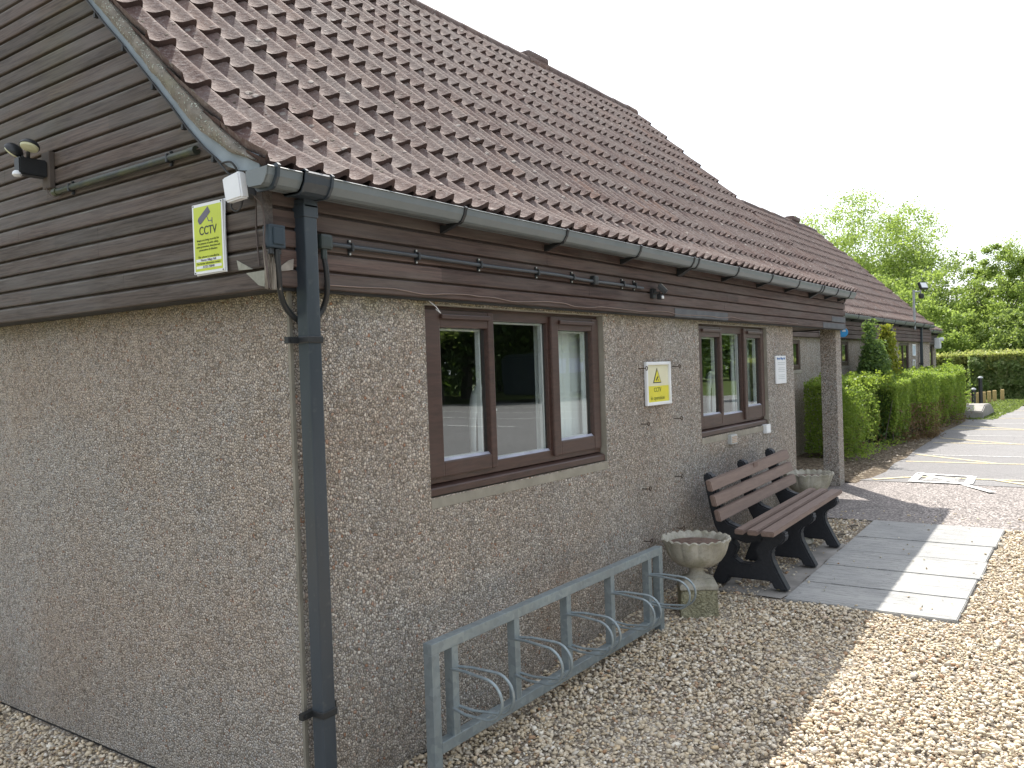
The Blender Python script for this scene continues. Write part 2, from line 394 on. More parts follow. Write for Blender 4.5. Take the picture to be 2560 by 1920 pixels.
def mat_soil():
    k = NM('soil', 0.95, 0.1)
    n = k.noise(14, 7, .75); c = k.ramp(n, [(.3, (.055, .042, .030)), (.55, (.12, .095, .07)), (.75, (.20, .16, .12))])
    v = k.vor(30); s = k.sep(v.outputs['Color'])[0]
    k.color(k.mix(k.ramp(s, [(.8, 0), (.85, .6)]), c, (.27, .23, .17))); k.bump(n, 1, .02); return k.m
def mat_pvc(name, c, chalk):
    k = NM(name, 0.38, 0.5)
    s = k.noise(1, 5, .6, k.mapping((5, 5, 1.2))); n = k.noise(30, 5)
    cc = k.mix(k.ramp(s, [(.35, 0), (.75, .5)]), c, chalk); k.color(k.mix(k.ramp(n, [(.6, 0), (.8, .15)]), cc, (.25, .25, .22)))
    k.rough(k.ramp(s, [(.3, .3), (.7, .5)])); return k.m
def mat_paint_line(name, c):
    k = NM(name, 0.7, 0.3); n = k.noise(28, 6, .75)
    k.color(k.mix(k.ramp(n, [(.44, .1), (.62, .9)]), c, (.20, .195, .19))); return k.m
def mat_deadwood():
    k = NM('rotten_painted_wood', 0.85, 0.2)
    g = k.noise(1.5, 6, .7, k.mapping((50, 50, 3)), .6); c = k.ramp(g, [(.38, (.05, .04, .03)), (.5, (.23, .20, .165)), (.7, (.42, .40, .36))])
    k.color(c); k.bump(g, 1, .012); return k.m

M_PEB = mat_pebbledash()
M_GBOARD = mat_boards('grey_boards', (.078, .064, .054), (.128, .094, .080), (.145, .138, .136), .7, 'y', .0775, 2.085)
M_FBOARD = mat_boards('brown_boards', (.070, .044, .037), (.128, .083, .070), (.14, .125, .112), .7, 'x', .0745, 2.1)
M_TILE = mat_tiles(); M_LIP = simple('dark_tile_edge', (.062, .036, .030), .9, var=.5, vs=12, bump=.6, bs=70); M_MORT = mat_mortar_lichen()  # M_LIP is a darker brown for tile undersides and front lips
M_GRAV = mat_gravel(); M_GRAVG = mat_gravel_ground()
M_ASPH = mat_asphalt('car_park_asphalt', (.155, .15, .15), (.26, .252, .25), (.21, .206, .205))
M_APRON = mat_asphalt('chipped_asphalt', (.11, .098, .092), (.40, .36, .34), (.23, .21, .20), 75)
M_SLAB = mat_slab(); M_GLASS = mat_glass(); M_UPVC = mat_upvc_brown()
M_SLAT = mat_recycled('brown_recycled_plastic', (.150, .104, .087), (.215, .156, .130))
M_BLEG = mat_recycled('black_recycled_plastic', (.014, .016, .020), (.026, .028, .034))
M_GALV = mat_galv()
M_URN = mat_stone('weathered_cast_stone', (.24, .225, .185), (.47, .45, .385), (.25, .245, .17)); M_PLINTH = mat_plinth()
M_PIPE = mat_pvc('dark_grey_pvc', (.024, .033, .043), (.055, .073, .092)); M_PIPE.node_tree.nodes['Principled BSDF'].inputs['Specular IOR Level'].default_value = .6
M_GUTT = mat_pvc('grey_gutter_pvc', (.125, .148, .158), (.21, .225, .225))
M_BLACK = simple('black_plastic', (.018, .020, .022), .45, var=.3)
M_CLIP = simple('rubber_black', (.022, .022, .022), .6, var=.3)
M_WHITE = simple('white_plastic', (.72, .74, .76), .4, var=.04, vs=10)
M_DOMEL = simple('frosted_lens', (.55, .56, .38), .35, var=.1)
M_RENDER = simple('smooth_render', (.27, .25, .205), .9, var=.18, vs=9, bump=.4, bs=80)
M_UNDER = simple('fibre_cement', (.23, .27, .30), .75, var=.2, vs=7)
M_DARK = simple('dark_bitumen', (.025, .026, .028), .6, var=.4)
M_CONC = simple('concrete', (.27, .255, .235), .92, var=.25, vs=5, bump=.5, bs=50)
M_SOIL = mat_soil(); M_GRASS = mat_grass()
M_YEL = simple('sign_yellow_green', (.50, .58, .055), .35, var=.05, vs=14)
M_YEL2 = simple('sign_yellow', (.66, .60, .04), .35, var=.05, vs=14)
M_CREAM = simple('sign_cream', (.66, .64, .46), .4, var=.04)
M_INK = simple('sign_ink', (.035, .038, .03), .5, var=.1); M_INKG = simple('sign_ink_olive', (.10, .13, .02), .5, var=.1)
M_CAMI = simple('sign_camera_grey', (.12, .11, .15), .5, var=.1)
M_BLUE = simple('sign_blue', (.06, .17, .42), .4, var=.08); M_PALEI = simple('notice_grey_ink', (.42, .47, .48), .5, var=.1)
M_LWHITE = mat_paint_line('white_line_paint', (.78, .78, .76)); M_LYEL = mat_paint_line('yellow_line_paint', (.72, .60, .33))
M_ROT = mat_deadwood()
M_LEADG = simple('grey_board', (.085, .09, .098), .7, var=.25, vs=8)
M_BARK = simple('bark', (.10, .085, .068), .9, var=.4, vs=8, bump=.8, bs=25)
M_CURT = simple('curtain_cloth', (.82, .86, .86), .85, var=.04)
M_ROOM = simple('room_paint', (.20, .21, .205), .9, var=.1); M_CARPET = simple('room_floor', (.10, .09, .08), .9, var=.2)
M_POSTW = simple('pale_timber', (.45, .33, .15), .85, var=.25, vs=9, bump=.3)
M_METALP = simple('mast_grey', (.30, .33, .34), .5, var=.15)
M_SCREW = simple('steel_screw', (.55, .55, .52), .35, metal=.8, var=.1)
M_RUST = simple('rusty_iron', (.055, .032, .022), .85, var=.5, vs=40)
M_WIRE = simple('brown_cable', (.085, .065, .058), .7, var=.2)
M_EARTH = simple('potting_soil', (.13, .085, .065), .95, var=.4, vs=30, bump=1, bs=60)
exec_order = None

# smooth by Catmull-Rom
def cr(P, n=8):
    P = [Vector(p) for p in P]; out = []
    for i in range(len(P) - 1):
        a, b_, c, d = P[max(i - 1, 0)], P[i], P[i + 1], P[min(i + 2, len(P) - 1)]
        for k in range(n):
            t_ = k / n; out.append(.5 * ((2 * b_) + (c - a) * t_ + (2 * a - 5 * b_ + 4 * c - d) * t_ ** 2 + (3 * b_ - a - 3 * c + d) * t_ ** 3))
    return out + [P[-1]]

# ================================================================ ground and paving (structure)
def sheet(name, x0, x1, y0, y1, lift, mat, nx=24, ny=2, xs=None):
    xs = xs or [x0 + (x1 - x0) * i / nx for i in range(nx + 1)]; ys = [y0 + (y1 - y0) * j / ny for j in range(ny + 1)]
    b = MB(); b.add([(x, y, G(x) + lift) for y in ys for x in xs],
                    [(j * len(xs) + i, j * len(xs) + i + 1, (j + 1) * len(xs) + i + 1, (j + 1) * len(xs) + i) for j in range(ny) for i in range(len(xs) - 1)])
    o = b.build(name, mat); tag(o, kind='structure'); return o
gx = [-250, -60, -10, -3, -.5, -.25, -.12, 0, .12, .25, 1, 2, 4, 6, 8.2, 12, 30, 80, 400]
sheet('ground', 0, 0, -300, 300, -0.05, M_GRASS, xs=gx, ny=4)
sheet('gravel_bed', 0, 0, -4.2, 8.0, -0.012, M_GRAVG, xs=[-9, -3, -.5, -.25, -.12, 0, .12, .25, 1, 2, 4, 6.06], ny=4)
sheet('chipped_apron', 6.06, 8.12, -4.2, 1.15, -0.004, M_APRON, nx=6)
sheet('car_park_strip', 8.12, 24.0, -4.2, 0.2, 0.0, M_ASPH, nx=10)
sheet('car_park', 0, 0, -21, -4.2, -0.002, M_ASPH, xs=[-12, -3, -.5, -.25, 0, .25, 1, 2, 4, 6, 8.2, 20, 34], ny=4)
b = MB(); edge = [(7.93, -.14), (8.35, -.22), (9.0, -.26), (9.9, -.18), (10.6, -.2), (11.4, -.13), (12.9, -.07), (14, -.02), (15.3, .04), (16.8, .02), (18.3, .06)]
b.add([(x, y, G(x) - .008) for x, y in edge] + [(x, y + .2, G(x) + .022) for x, y in edge] + [(x, 1.15, G(x) + .06) for x, y in edge],
      [(i, i + 1, i + 12, i + 11) for i in range(10)] + [(i + 11, i + 12, i + 23, i + 22) for i in range(10)])
tag(b.build('soil_bed', M_SOIL), kind='structure')
sheet('grass_verge', 18.6, 30.0, -.35, 6.0, 0.004, M_GRASS, nx=4)
# paving: riven slabs laid across the path, bench base beside them
b = MB(); xj = [3.45, 3.905, 4.39, 4.87, 5.36, 6.03]; rs = random.Random(3)
for i in range(5):
    x0, x1 = xj[i] + .006, xj[i + 1] - .006; t = rs.uniform(-.003, .003)
    y0, y1 = -1.76 + rs.uniform(-.012, .012), -.725
    bm = bmesh.new(); bmesh.ops.create_cube(bm, size=1)
    for v in bm.verts:
        v.co = Vector((x0 if v.co.x < 0 else x1, y0 if v.co.y < 0 else y1, 0 if v.co.z > 0 else -.05))
    bmesh.ops.bevel(bm, geom=bm.edges[:], offset=.005, segments=2, affect='EDGES'); bm.verts.index_update()
    b.add([(v.co.x, v.co.y, v.co.z + G(v.co.x) + .014 + t) for v in bm.verts], [[v.index for v in f.verts] for f in bm.faces]); bm.free()
tag(b.build('path', M_SLAB), kind='structure')
b = MB(); n = 14
for i in range(n):
    xa, xb = 3.5 + i * 1.62 / n, 3.5 + (i + 1) * 1.62 / n
    j = lambda x: .012 * math.sin(x * 13) + .008 * math.sin(x * 31)
    for (ya, yb) in ((-.712, -.53), (-.30, -.235)):
        b.add([(xa, ya + j(xa) * (ya < -.6), G(xa) - .004), (xb, ya + j(xb) * (ya < -.6), G(xb) - .004), (xb, yb + j(xb + 3), G(xb) - .002), (xa, yb + j(xa + 3), G(xa) - .002)], [(0, 1, 2, 3)])
for xa in (3.52, 4.14, 4.8):
    b.box((xa, -.54, G(xa) - .05), (xa + .22, -.29, G(xa) + .003))
tag(b.build('bench_base_paving', M_CONC), kind='structure')

# painted lines (structure)
def line(b, p, q, w, lift=.004):
    p, q = Vector(p), Vector(q); d = (q - p).normalized(); nrm = Vector((-d.y, d.x)) * w / 2
    b.add([(c.x, c.y, G(c.x) + lift) for c in (p - nrm, p + nrm, q + nrm, q - nrm)], [(0, 1, 2, 3)])
b = MB()
for p, q in [((8.6, -.62), (8.2, -.24)), ((8.6, -.62), (8.585, -3.9)), ((10.15, -.22), (10.3, -3.9)), ((12.95, -.1), (12.93, -3.9)), ((15.8, .05), (15.78, -3.9)),
             ((19.0, -.15), (19.0, -3.9)), ((21.8, -.4), (21.8, -3.9)), ((11.1, -.17), (10.22, -1.27)), ((13.85, -.07), (12.97, -1.25)), ((16.8, .05), (15.82, -1.25)), ((8.56, -1.45), (8.2, -1.85))]:
    line(b, p, q, .065)
tag(b.build('yellow_road_markings', M_LYEL), kind='structure')
b = MB()
for p, q in [((8.2, -.66), (8.85, -.62)), ((8.85, -.60), (8.78, -1.18)), ((8.78, -1.18), (8.17, -1.22)), ((8.17, -1.24), (8.17, -.62))]: line(b, p, q, .09, .008)
for k in range(4): line(b, (8.32 + k * .1, -.74), (8.31 + k * .1, -1.1), .03, .008)
line(b, (8.92, -.6), (7.7, -1.5), .07, .012)
for x in (11.05, 14.4, 17.4, 20.4): line(b, (x, -.4), (x + .05, -3.9), .045, .004)
for x in range(-6, 34, 3): line(b, (x, -9.5), (x + .2, -14), .14, .004)
for x in range(-6, 34, 3): line(b, (x, -14), (x + .2, -18.5), .16, .006)
line(b, (-8, -14), (34, -14), .14, .009)
tag(b.build('white_road_markings', M_LWHITE), kind='structure')

# ================================================================ the hall
hall = thing('village_hall', 'long low hall with pebbledash walls, brown boarding and a clay tile roof', 'building', (4, 2.6, 0))
XB, XE = 6.16, 7.92
def wall_front(name, y, x0, x1, z0, z1, holes, parent, mat=M_PEB):
    """sheet of wall in the plane y with rectangular openings"""
    xs = sorted({x0, x1, *[h[0] for h in holes], *[h[1] for h in holes]}); zs = sorted({z0, z1, *[h[2] for h in holes], *[h[3] for h in holes]})
    b = MB()
    for i in range(len(xs) - 1):
        for j in range(len(zs) - 1):
            cx, cz = (xs[i] + xs[i + 1]) / 2, (zs[j] + zs[j + 1]) / 2
            if any(h[0] < cx < h[1] and h[2] < cz < h[3] for h in holes): continue
            b.add([(xs[i], y, zs[j]), (xs[i + 1], y, zs[j]), (xs[i + 1], y, zs[j + 1]), (xs[i], y, zs[j + 1])], [(0, 1, 2, 3)])
    return b
W1 = (.781, 2.43, 1.18, 2.072); W2 = (3.885, 5.405, 1.195, 2.066)
b = wall_front('w', 0, 0, XB, .05, 2.16, [W1, W2], hall)
b.add([(0, 0, 0), (0, 5.3, 0), (0, 5.3, 2.16), (0, 0, 2.16)], [(0, 1, 2, 3)])
b.add([(XB, 0, -.1), (XB, 1.16, -.1), (XB, 1.16, 2.16), (XB, 0, 2.16)], [(0, 1, 2, 3)])
b.build('wall', M_PEB, hall)
b = MB(); b.box((.012, .012, -.4), (XB - .01, 1.0, .06)); b.box((.012, .9, -.4), (.5, 5.2, .01)); b.build('damp_course', M_DARK, hall)
# corner bead of smooth render
b = MB(); b.box((-.004, -.004, .0), (.012, .010, 2.12)); b.build('corner_bead', simple('old_corner_render', (.20, .185, .15), .9), hall)
# wing walls, set back
WD = [(9.42, 10.2, 1.63, 2.05), (12.1, 12.88, 1.65, 2.05), (16.9, 17.95, .3, 2.06)]
b = wall_front('w', 1.15, XB, 20.45, -.1, 2.16, WD, hall)
b.add([(20.45, 1.15, -.1), (20.45, 1.95, -.1), (20.45, 1.95, 2.5), (20.45, 1.15, 2.5)], [(0, 1, 2, 3)])
b.build('wall', M_PEB, hall)
WE = [(22.2, 22.8, .5, 2.09), (23.75, 24.35, .5, 2.09), (24.95, 25.5, .5, 2.09)]
b = wall_front('w', 1.9, 20.45, 26.0, -.1, 2.2, WE, hall)
b.add([(26.0, 1.9, -.1), (26.0, 7, -.1), (26.0, 7, 2.5), (26.0, 1.9, 2.5)], [(0, 1, 2, 3)])
b.build('wall', M_PEB, hall)
# porch pillar, ceiling
b = MB(); b.bbox((7.70, 0, .2), (7.91, .175, 2.12), .008); b.build('pillar', M_PEB, hall)
b = MB(); b.box((XB + .002, -.02, 2.105), (XE - .03, 1.148, 2.15)); b.build('porch_ceiling', simple('painted_soffit', (.13, .11, .09), .8), hall)

# ---------------- cladding
def lap(b, u0, u1, z, h, plane, axis):
    """one lapped board; plane = wall face coordinate, sticking out towards the negative side"""
    pr = [(plane, z - .001), (plane - .022, z + .001), (plane - .024, z + .006), (plane - .0235, z + h * .80), (plane - .017, z + h * .87), (plane - .004, z + h * .885), (plane - .003, z + h * .99), (plane, z + h * .99)]
    if axis == 'y': b.prism([(p, q) for p, q in pr], 1, u0, u1)
    else: b.prism([(p, q) for p, q in pr], 0, u0, u1)
UND = [(-.10, 2.49), (-.073, 2.497), (.051, 2.521), (.142, 2.58), (.211, 2.633), (.318, 2.731), (.415, 2.835), (.568, 2.985), (.743, 3.159), (.871, 3.278), (.995, 3.404), (2.6, 4.975)]
def yund(z):
    if z <= UND[0][1]: return -.05
    for (a, b_) in zip(UND, UND[1:]):
        if a[1] <= z <= b_[1]: return a[0] + (b_[0] - a[0]) * (z - a[1]) / max(1e-6, b_[1] - a[1])
    return 2.6
b = MB(); k = 0
while 2.085 + k * .0775 < 4.95:
    z = 2.085 + k * .0775; y0 = max(-.035, yund(z + .02)) ; y1 = 5.2 - max(0, y0)
    if y1 > y0: 
        r = random.Random(k); c = y0; 
        cut = y0 + r.uniform(.7, 2.6)
        for (a, e_) in ((y0, min(cut, y1)), (min(cut, y1) + .0015, y1)):
            if e_ - a > .02: lap(b, a, e_, z + r.uniform(-.001, .001), .0775, -.100, 'y')
    k += 1
b.build('gable_boarding', M_GBOARD, hall)
b = MB(); b.prism([(max(y, -.028), z + .03) for y, z in UND[2:]] + [(5.2 - y, z + .03) for y, z in UND[:1:-1]] + [(5.22, 2.083), (-.028, 2.083)], 0, -.10, -.002)
b.build('gable_backing', M_DARK, hall)
b = MB()
for k in range(5):
    z = 2.095 + k * .0745; r = random.Random(40 + k); xs = [-.108]
    while xs[-1] < XE: xs.append(min(XE, xs[-1] + r.uniform(1.8, 3.1)))
    for a, e_ in zip(xs, xs[1:]):
        if e_ - a > .03: lap(b, a + .001, e_ - .001, z, .0745, -.028, 'x')
b.build('front_boarding', M_FBOARD, hall)
b = MB(); b.box((-.099, -.028, 2.084), (XE - .005, .0, 2.50)); b.box((XE - .03, .0, 2.093), (XE - .004, 1.1, 2.5)); b.build('fascia_backing', M_DARK, hall)
b = MB()
for k in range(5): 
    z = 2.095 + k * .0745
    b.prism([(XE - .004, z), (XE + .018, z + .004), (XE + .016, z + .055), (XE + .004, z + .074), (XE - .004, z + .074)], 1, -.03, 1.1)
b.build('porch_end_boarding', M_GBOARD, hall)
for xa, xb, z in ((3.36, 4.35, 2.092), (7.02, XE - .003, 2.092), (7.36, XE - .003, 2.1665)):
    b = MB(); lap(b, xa, xb, z, .071, -.031, 'x'); o = b.build('patch_board', M_LEADG, hall); o['label'] = 'unpainted grey patch board in the brown boarding'
# corner post: the paint has gone and the wood is split into slivers
b = MB(); b.bbox((-.128, -.056, 2.08), (-.104, -.03, 2.50), .003)
b.box((-.156, -.062, 2.31), (-.129, -.031, 2.49)); b.build('corner_post', M_GBOARD, hall)
b = MB(); r = random.Random(9)
for i in range(10):
    x = -.160 + i * .0062; zt = r.uniform(2.16, 2.33) if i != 9 else 2.20; w = r.uniform(.003, .0055); y = -.066 + r.uniform(-.003, .003); x += .012 * (i == 9)
    b.tube([(x, y, 2.078), (x + r.uniform(-.003, .003), y - .002, 2.08 + (zt - 2.08) * .5), (x + r.uniform(-.004, .003), y + .004, zt)], w, 6, radii=[w, w, w * .35])
b.tube([(-.118, -.068, 2.078), (-.120, -.068, 2.13), (-.123, -.066, 2.195)], .004, 6, radii=[.005, .0045, .003])
o = b.build('split_corner_trim', M_ROT, hall); o['label'] = 'rotten corner trim split into pale slivers'
b = MB(); b.prism([(.137, 2.205), (.127, 2.166), (.045, 2.163)], 0, -.1265, -.1225); b.prism([(.082, 2.151), (-.03, 2.152), (-.03, 2.09), (.012, 2.10)], 0, -.1275, -.1225); b.build('bare_wood_patch', simple('bare_weathered_wood', (.24, .24, .20), .8, var=.3, vs=20), hall)
b = MB(); b.prism([(-.085, 2.148), (-.021, 2.158), (-.016, 2.20), (-.04, 2.192), (-.08, 2.166)], 1, -.0575, -.050); b.build('bare_wood_patch', simple('pale_splintered_wood', (.27, .245, .215), .8, var=.25, vs=30), hall)

# ---------------- roofs
PATH = [(-.124, 2.490), (-.02, 2.557), (.12, 2.668), (.38, 2.90), (.78, 3.29), (2.6, 5.085)]
def arc(path):
    s = [0]
    for a, c in zip(path, path[1:]): s.append(s[-1] + math.dist(a, c))
    return s
def at_arc(path, S, t):
    t = max(0, min(t, S[-1]))
    for i in range(len(S) - 1):
        if t <= S[i + 1]:
            f = (t - S[i]) / (S[i + 1] - S[i]); a, c = path[i], path[i + 1]
            p = (a[0] + (c[0] - a[0]) * f, a[1] + (c[1] - a[1]) * f); d = Vector((c[0] - a[0], c[1] - a[1])).normalized()
            return p, (-d.y, d.x)
PROF0 = [(0, .007), (.05, .002), (.18, -.004), (.38, -.003), (.54, .004), (.67, .013), (.77, .022), (.845, .0285), (.90, .0315), (.945, .0315), (.98, .0285), (1.01, .0215), (1.035, .013), (1.058, .004)]
PROF = [(u, h * 1.06) for u, h in PROF0]
def tiles(name, x0, x1, shift, parent, gauge=.322, pitch=.1285, seed=1):
    path = [(y + shift, z) for y, z in PATH]; S = arc(path); r = random.Random(seed); b = MB()
    n = int(round(S[-1] / gauge)); g = S[-1] / n; m_ = int(round((x1 - x0) / pitch)); pw = (x1 - x0) / m_
    np_ = len(PROF)
    for i in range(n):
        for j in range(m_):
            jx = r.uniform(-.002, .002); js = r.uniform(-.006, .006) if i else r.uniform(-.003, .003); jt = r.uniform(-.0015, .004); tw = r.uniform(-.004, .004)
            if r.random() < .02: jt += .008; js -= .008
            vs = []
            for (t, off, under) in ((i * g + .10, .003, 1), (i * g - .014 + js, .016, 1), (i * g - .014 + js, .043, 0), (i * g + g * .5, .026, 0), ((i + 1) * g + .03, .012, 0)):
                for (u, h) in PROF:
                    if j == 0 and u < .16: h = h + .020 * (1 - u / .16)
                    (y, z), (ny, nz) = at_arc(path, S, t + tw * (u - .5)); 
                    if t < 0: z += t * .5; y += t * .87
                    d = off + h + jt + (0 if not under else -.001)
                    vs.append((x0 + (j + u) * pw + jx, y + ny * d, z + nz * d))
            b.add(vs, [(q * np_ + k, q * np_ + k + 1, (q + 1) * np_ + k + 1, (q + 1) * np_ + k) for q in range(4) for k in range(np_ - 1)])
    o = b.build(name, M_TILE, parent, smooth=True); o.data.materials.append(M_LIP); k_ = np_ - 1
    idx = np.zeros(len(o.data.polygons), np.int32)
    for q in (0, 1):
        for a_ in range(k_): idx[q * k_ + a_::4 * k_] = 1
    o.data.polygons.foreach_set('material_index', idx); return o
def deck(name, x0, x1, shift, parent):
    p = [(y + shift, z - .012) for y, z in PATH]; q = [(2 * (2.6 + shift) - y, z) for y, z in p[::-1]][1:]
    b = MB(); top = p + q; low = [(y, z - .05) for y, z in top][::-1]
    b.prism(top + low, 0, x0, x1)
    o = b.build(name, M_DARK, parent); return o
def ridge(x0, x1, shift, parent, seed):
    r = random.Random(seed); b = MB(); x = x0
    while x < x1 - .1:
        e_ = min(x + .38, x1); j = r.uniform(-.006, .008); vs = []
        for xx, rr in ((x, .082), (e_ + .015, .078)):
            for k in range(11):
                a = math.pi * (-.12 + 1.24 * k / 10); vs.append((xx, 2.6 + shift + math.cos(a) * rr * 1.25, 5.075 + j + math.sin(a) * rr))
        b.add(vs, [(k, k + 1, k + 12, k + 11) for k in range(10)] + [tuple(range(11))]); x = e_
    return b.build('ridge_tiles', M_TILE, parent, smooth=True)
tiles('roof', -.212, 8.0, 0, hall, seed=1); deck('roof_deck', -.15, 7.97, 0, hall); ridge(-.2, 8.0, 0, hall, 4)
b = MB(); x = 5.5; b.bbox((x, 2.52, 5.12), (x + .40, 2.68, 5.205), .03); b.build('ridge_vent', M_TILE, hall)
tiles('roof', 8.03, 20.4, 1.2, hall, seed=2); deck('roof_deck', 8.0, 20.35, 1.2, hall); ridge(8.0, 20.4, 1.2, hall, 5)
b = MB(); b.bbox((18.4, 3.69, 5.13), (18.95, 3.90, 5.24), .03); b.build('ridge_vent', M_TILE, hall)
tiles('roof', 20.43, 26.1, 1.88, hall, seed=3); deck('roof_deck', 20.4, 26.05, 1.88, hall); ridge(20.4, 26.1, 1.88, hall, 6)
b = MB(); b.bbox((20.55, 4.38, 5.12), (21.0, 4.60, 5.24), .03); b.build('ridge_vent', M_TILE, hall)
# far gable ends
for (x, s_) in ((7.93, 0), (20.38, 1.2), (26.02, 1.88)):
    b = MB(); b.prism([(y + s_, z + .0) for y, z in UND] + [(5.2 - y + s_, z) for y, z in UND[::-1]] + [(5.2 + s_, 2.3), (s_, 2.3)], 0, x - .04, x); b.build('gable_end', M_GBOARD, hall)

# verge: rough lichened mortar over a fibre-cement strip
def strip_between(top, low, xf, xb, mat, name, rough_=0.0, nseg=60, ns=5):
    b = MB(); St, Sl = arc(top), arc(low); vs = []
    for i in range(nseg + 1):
        f = i / nseg; (a, _), (c, _) = at_arc(top, St, f * St[-1]), at_arc(low, Sl, f * Sl[-1])
        for j in range(ns + 1):
            g_ = j / ns; y = a[0] + (c[0] - a[0]) * g_; z = a[1] + (c[1] - a[1]) * g_
            d = rough_ * (noise.noise(Vector((y * 18, z * 18, 3))) + .6 * noise.noise(Vector((y * 50, z * 50, 9)))) if rough_ else 0
            vs.append((xf - d - (.012 * math.sin(math.pi * g_) if rough_ else 0), y, z))
    n1 = len(vs)
    fs = [(i * (ns + 1) + j, i * (ns + 1) + j + 1, (i + 1) * (ns + 1) + j + 1, (i + 1) * (ns + 1) + j) for i in range(nseg) for j in range(ns)]
    # back edge rows for thickness
    for i in range(nseg + 1):
        for j in (0, ns): v = vs[i * (ns + 1) + j]; vs.append((xb, v[1], v[2]))
    for i in range(nseg):
        a, c = i * (ns + 1), (i + 1) * (ns + 1); p, q = n1 + i * 2, n1 + (i + 1) * 2
        fs += [(a, c, q, p), (a + ns, c + ns, q + 1, p + 1)]
    fs += [(0, ns, n1 + 1, n1)]
    b.add(vs, fs); return b.build(name, mat, hall, smooth=True)
TOPL = [(-.10, 2.53), (.0, 2.60), (.12, 2.695), (.38, 2.925), (.78, 3.315), (2.6, 5.11)]
MID = [(-.10, 2.528), (.03, 2.575), (.142, 2.645), (.211, 2.69), (.318, 2.783), (.415, 2.885), (.568, 3.035), (.743, 3.205), (.871, 3.325), (.995, 3.45), (2.6, 5.02)]
strip_between(TOPL, MID, -.208, -.10, M_MORT, 'verge_mortar', .012, 140, 6)
strip_between([(-.10, 2.55), (.0, 2.59)] + MID[2:], [(-.10, 2.49)] + UND[1:], -.192, -.10, M_UNDER, 'verge_strip', 0, 60, 1)
cb = MB(); pts = [(-.200, y - .006, z - .006) for y, z in UND[3:] if y < 1.1] + [(-.2, 1.8, 4.19)]
cb.tube([(-.2, .04, 2.49), (-.205, .07, 2.515)] + pts, .0045, 8)
for y, z in ((.15, 2.58), (.33, 2.735), (.52, 2.93), (.72, 3.13), (.92, 3.32)): cb.box((-.208, y - .006, z - .016), (-.190, y + .006, z + .004))
tag(cb.build('cable', M_CLIP), 'black cable clipped along the edge of the gable roof', 'cable')

# ---------------- gutters
GP = [(-.078, 2.487), (-.078, 2.445), (-.092, 2.430), (-.158, 2.428), (-.172, 2.436), (-.189, 2.462), (-.194, 2.486), (-.199, 2.490), (-.193, 2.494), (-.186, 2.488), (-.182, 2.463), (-.168, 2.441), (-.155, 2.434), (-.095, 2.436), (-.084, 2.448), (-.084, 2.487)]
def gutter(x0, x1, dy, brs, unions, parent, dz=0):
    b = MB(); P_ = [(y + dy, z + dz) for y, z in GP]; b.prism(P_, 0, x0, x1)
    for x in (x0, x1): b.prism([(y + dy, z + dz) for y, z in GP[:8]], 0, x - .004, x + .004)
    g = b.build('gutter', M_GUTT, parent)
    def band(b, xa, xb, o=.005):
        out = [(-.074, 2.492), (-.074, 2.443), (-.090, 2.4245), (-.160, 2.4225), (-.176, 2.431), (-.194, 2.460), (-.200, 2.484), (-.205, 2.490), (-.197, 2.499), (-.186, 2.496)]
        inn = [(-.190, 2.490), (-.194, 2.486), (-.189, 2.462), (-.172, 2.436), (-.158, 2.428), (-.092, 2.430), (-.078, 2.445), (-.078, 2.492)]
        b.prism([(y + dy, z + dz) for y, z in out + inn], 0, xa, xb)
    for x in brs:
        b = MB(); band(b, x - .009, x + .009)
        b.prism([(-.052 + dy, 2.392 + dz), (-.052 + dy, 2.426 + dz), (-.15 + dy, 2.424 + dz), (-.11 + dy, 2.410 + dz)], 0, x - .012, x + .012)
        b.build('gutter_bracket', M_BLACK, g)
    for x in unions:
        b = MB(); band(b, x - .05, x - .034); band(b, x + .034, x + .05); b.prism([(-.055 + dy, 2.375 + dz), (-.055 + dy, 2.426 + dz), (-.15 + dy, 2.424 + dz)], 0, x - .03, x + .03); b.build('gutter_union', M_BLACK, g)
    return g
gut = gutter(-.232, 7.86, 0, [.86, 1.73, 2.59, 4.25, 5.04, 5.79, 7.11, 7.62], [3.44, 6.56], hall)
b = MB()
out = [(-.072, 2.494), (-.072, 2.441), (-.088, 2.4225), (-.161, 2.4205), (-.178, 2.429), (-.197, 2.459), (-.203, 2.484), (-.207, 2.492), (-.197, 2.501), (-.186, 2.498)]
b.prism(out, 0, -.075, .062)
for x in (-.20, -.075, .05): b.prism([(y * 1.02 - .001, z + (.004 if z > 2.48 else -.004)) for y, z in out], 0, x, x + .012)
b.build('gutter_outlet', M_PIPE, gut)
b = MB(); b.bbox((.0, -.108, 2.392), (.066, -.044, 2.4235), .003); b.build('outlet_spigot', M_PIPE, gut)
gutter(8.15, 20.35, 1.19, [9.0, 10.0, 11.0, 13.0, 14.9, 15.9, 16.9, 17.9, 19.7], [12.0, 14.05, 18.9], hall)
gutter(20.5, 26.05, 1.88, [21.4, 22.4, 23.4, 24.4, 25.4], [], hall)
def downpipe(x, y, z0, z1, clips, parent):
    b = MB(); b.bbox((x - .031, y - .031, z0), (x + .031, y + .031, z1), .005); b.bbox((x - .035, y - .035, z1 - .05), (x + .035, y + .035, z1), .004)
    o = b.build('downpipe', M_PIPE, parent)
    for z in clips:
        b = MB(); b.bbox((x - .037, y - .037, z - .013), (x + .037, y + .05, z + .013), .004); b.box((x - .085, y + .022, z - .012), (x + .085, y + .044, z + .012))
        for sx in (-.07, .07): b.lathe([(.006, y + .016), (.006, y + .023)], (x + sx, 0, z), 8, 1)
        b.build('pipe_clip', M_BLACK, o)
    return o
downpipe(.033, -.073, -.2, 2.405, [1.895, .472], hall)
downpipe(14.05, 1.09, .2, 2.42, [1.6, .8], hall); downpipe(19.05, 1.09, .2, 2.42, [1.6, .8], hall)
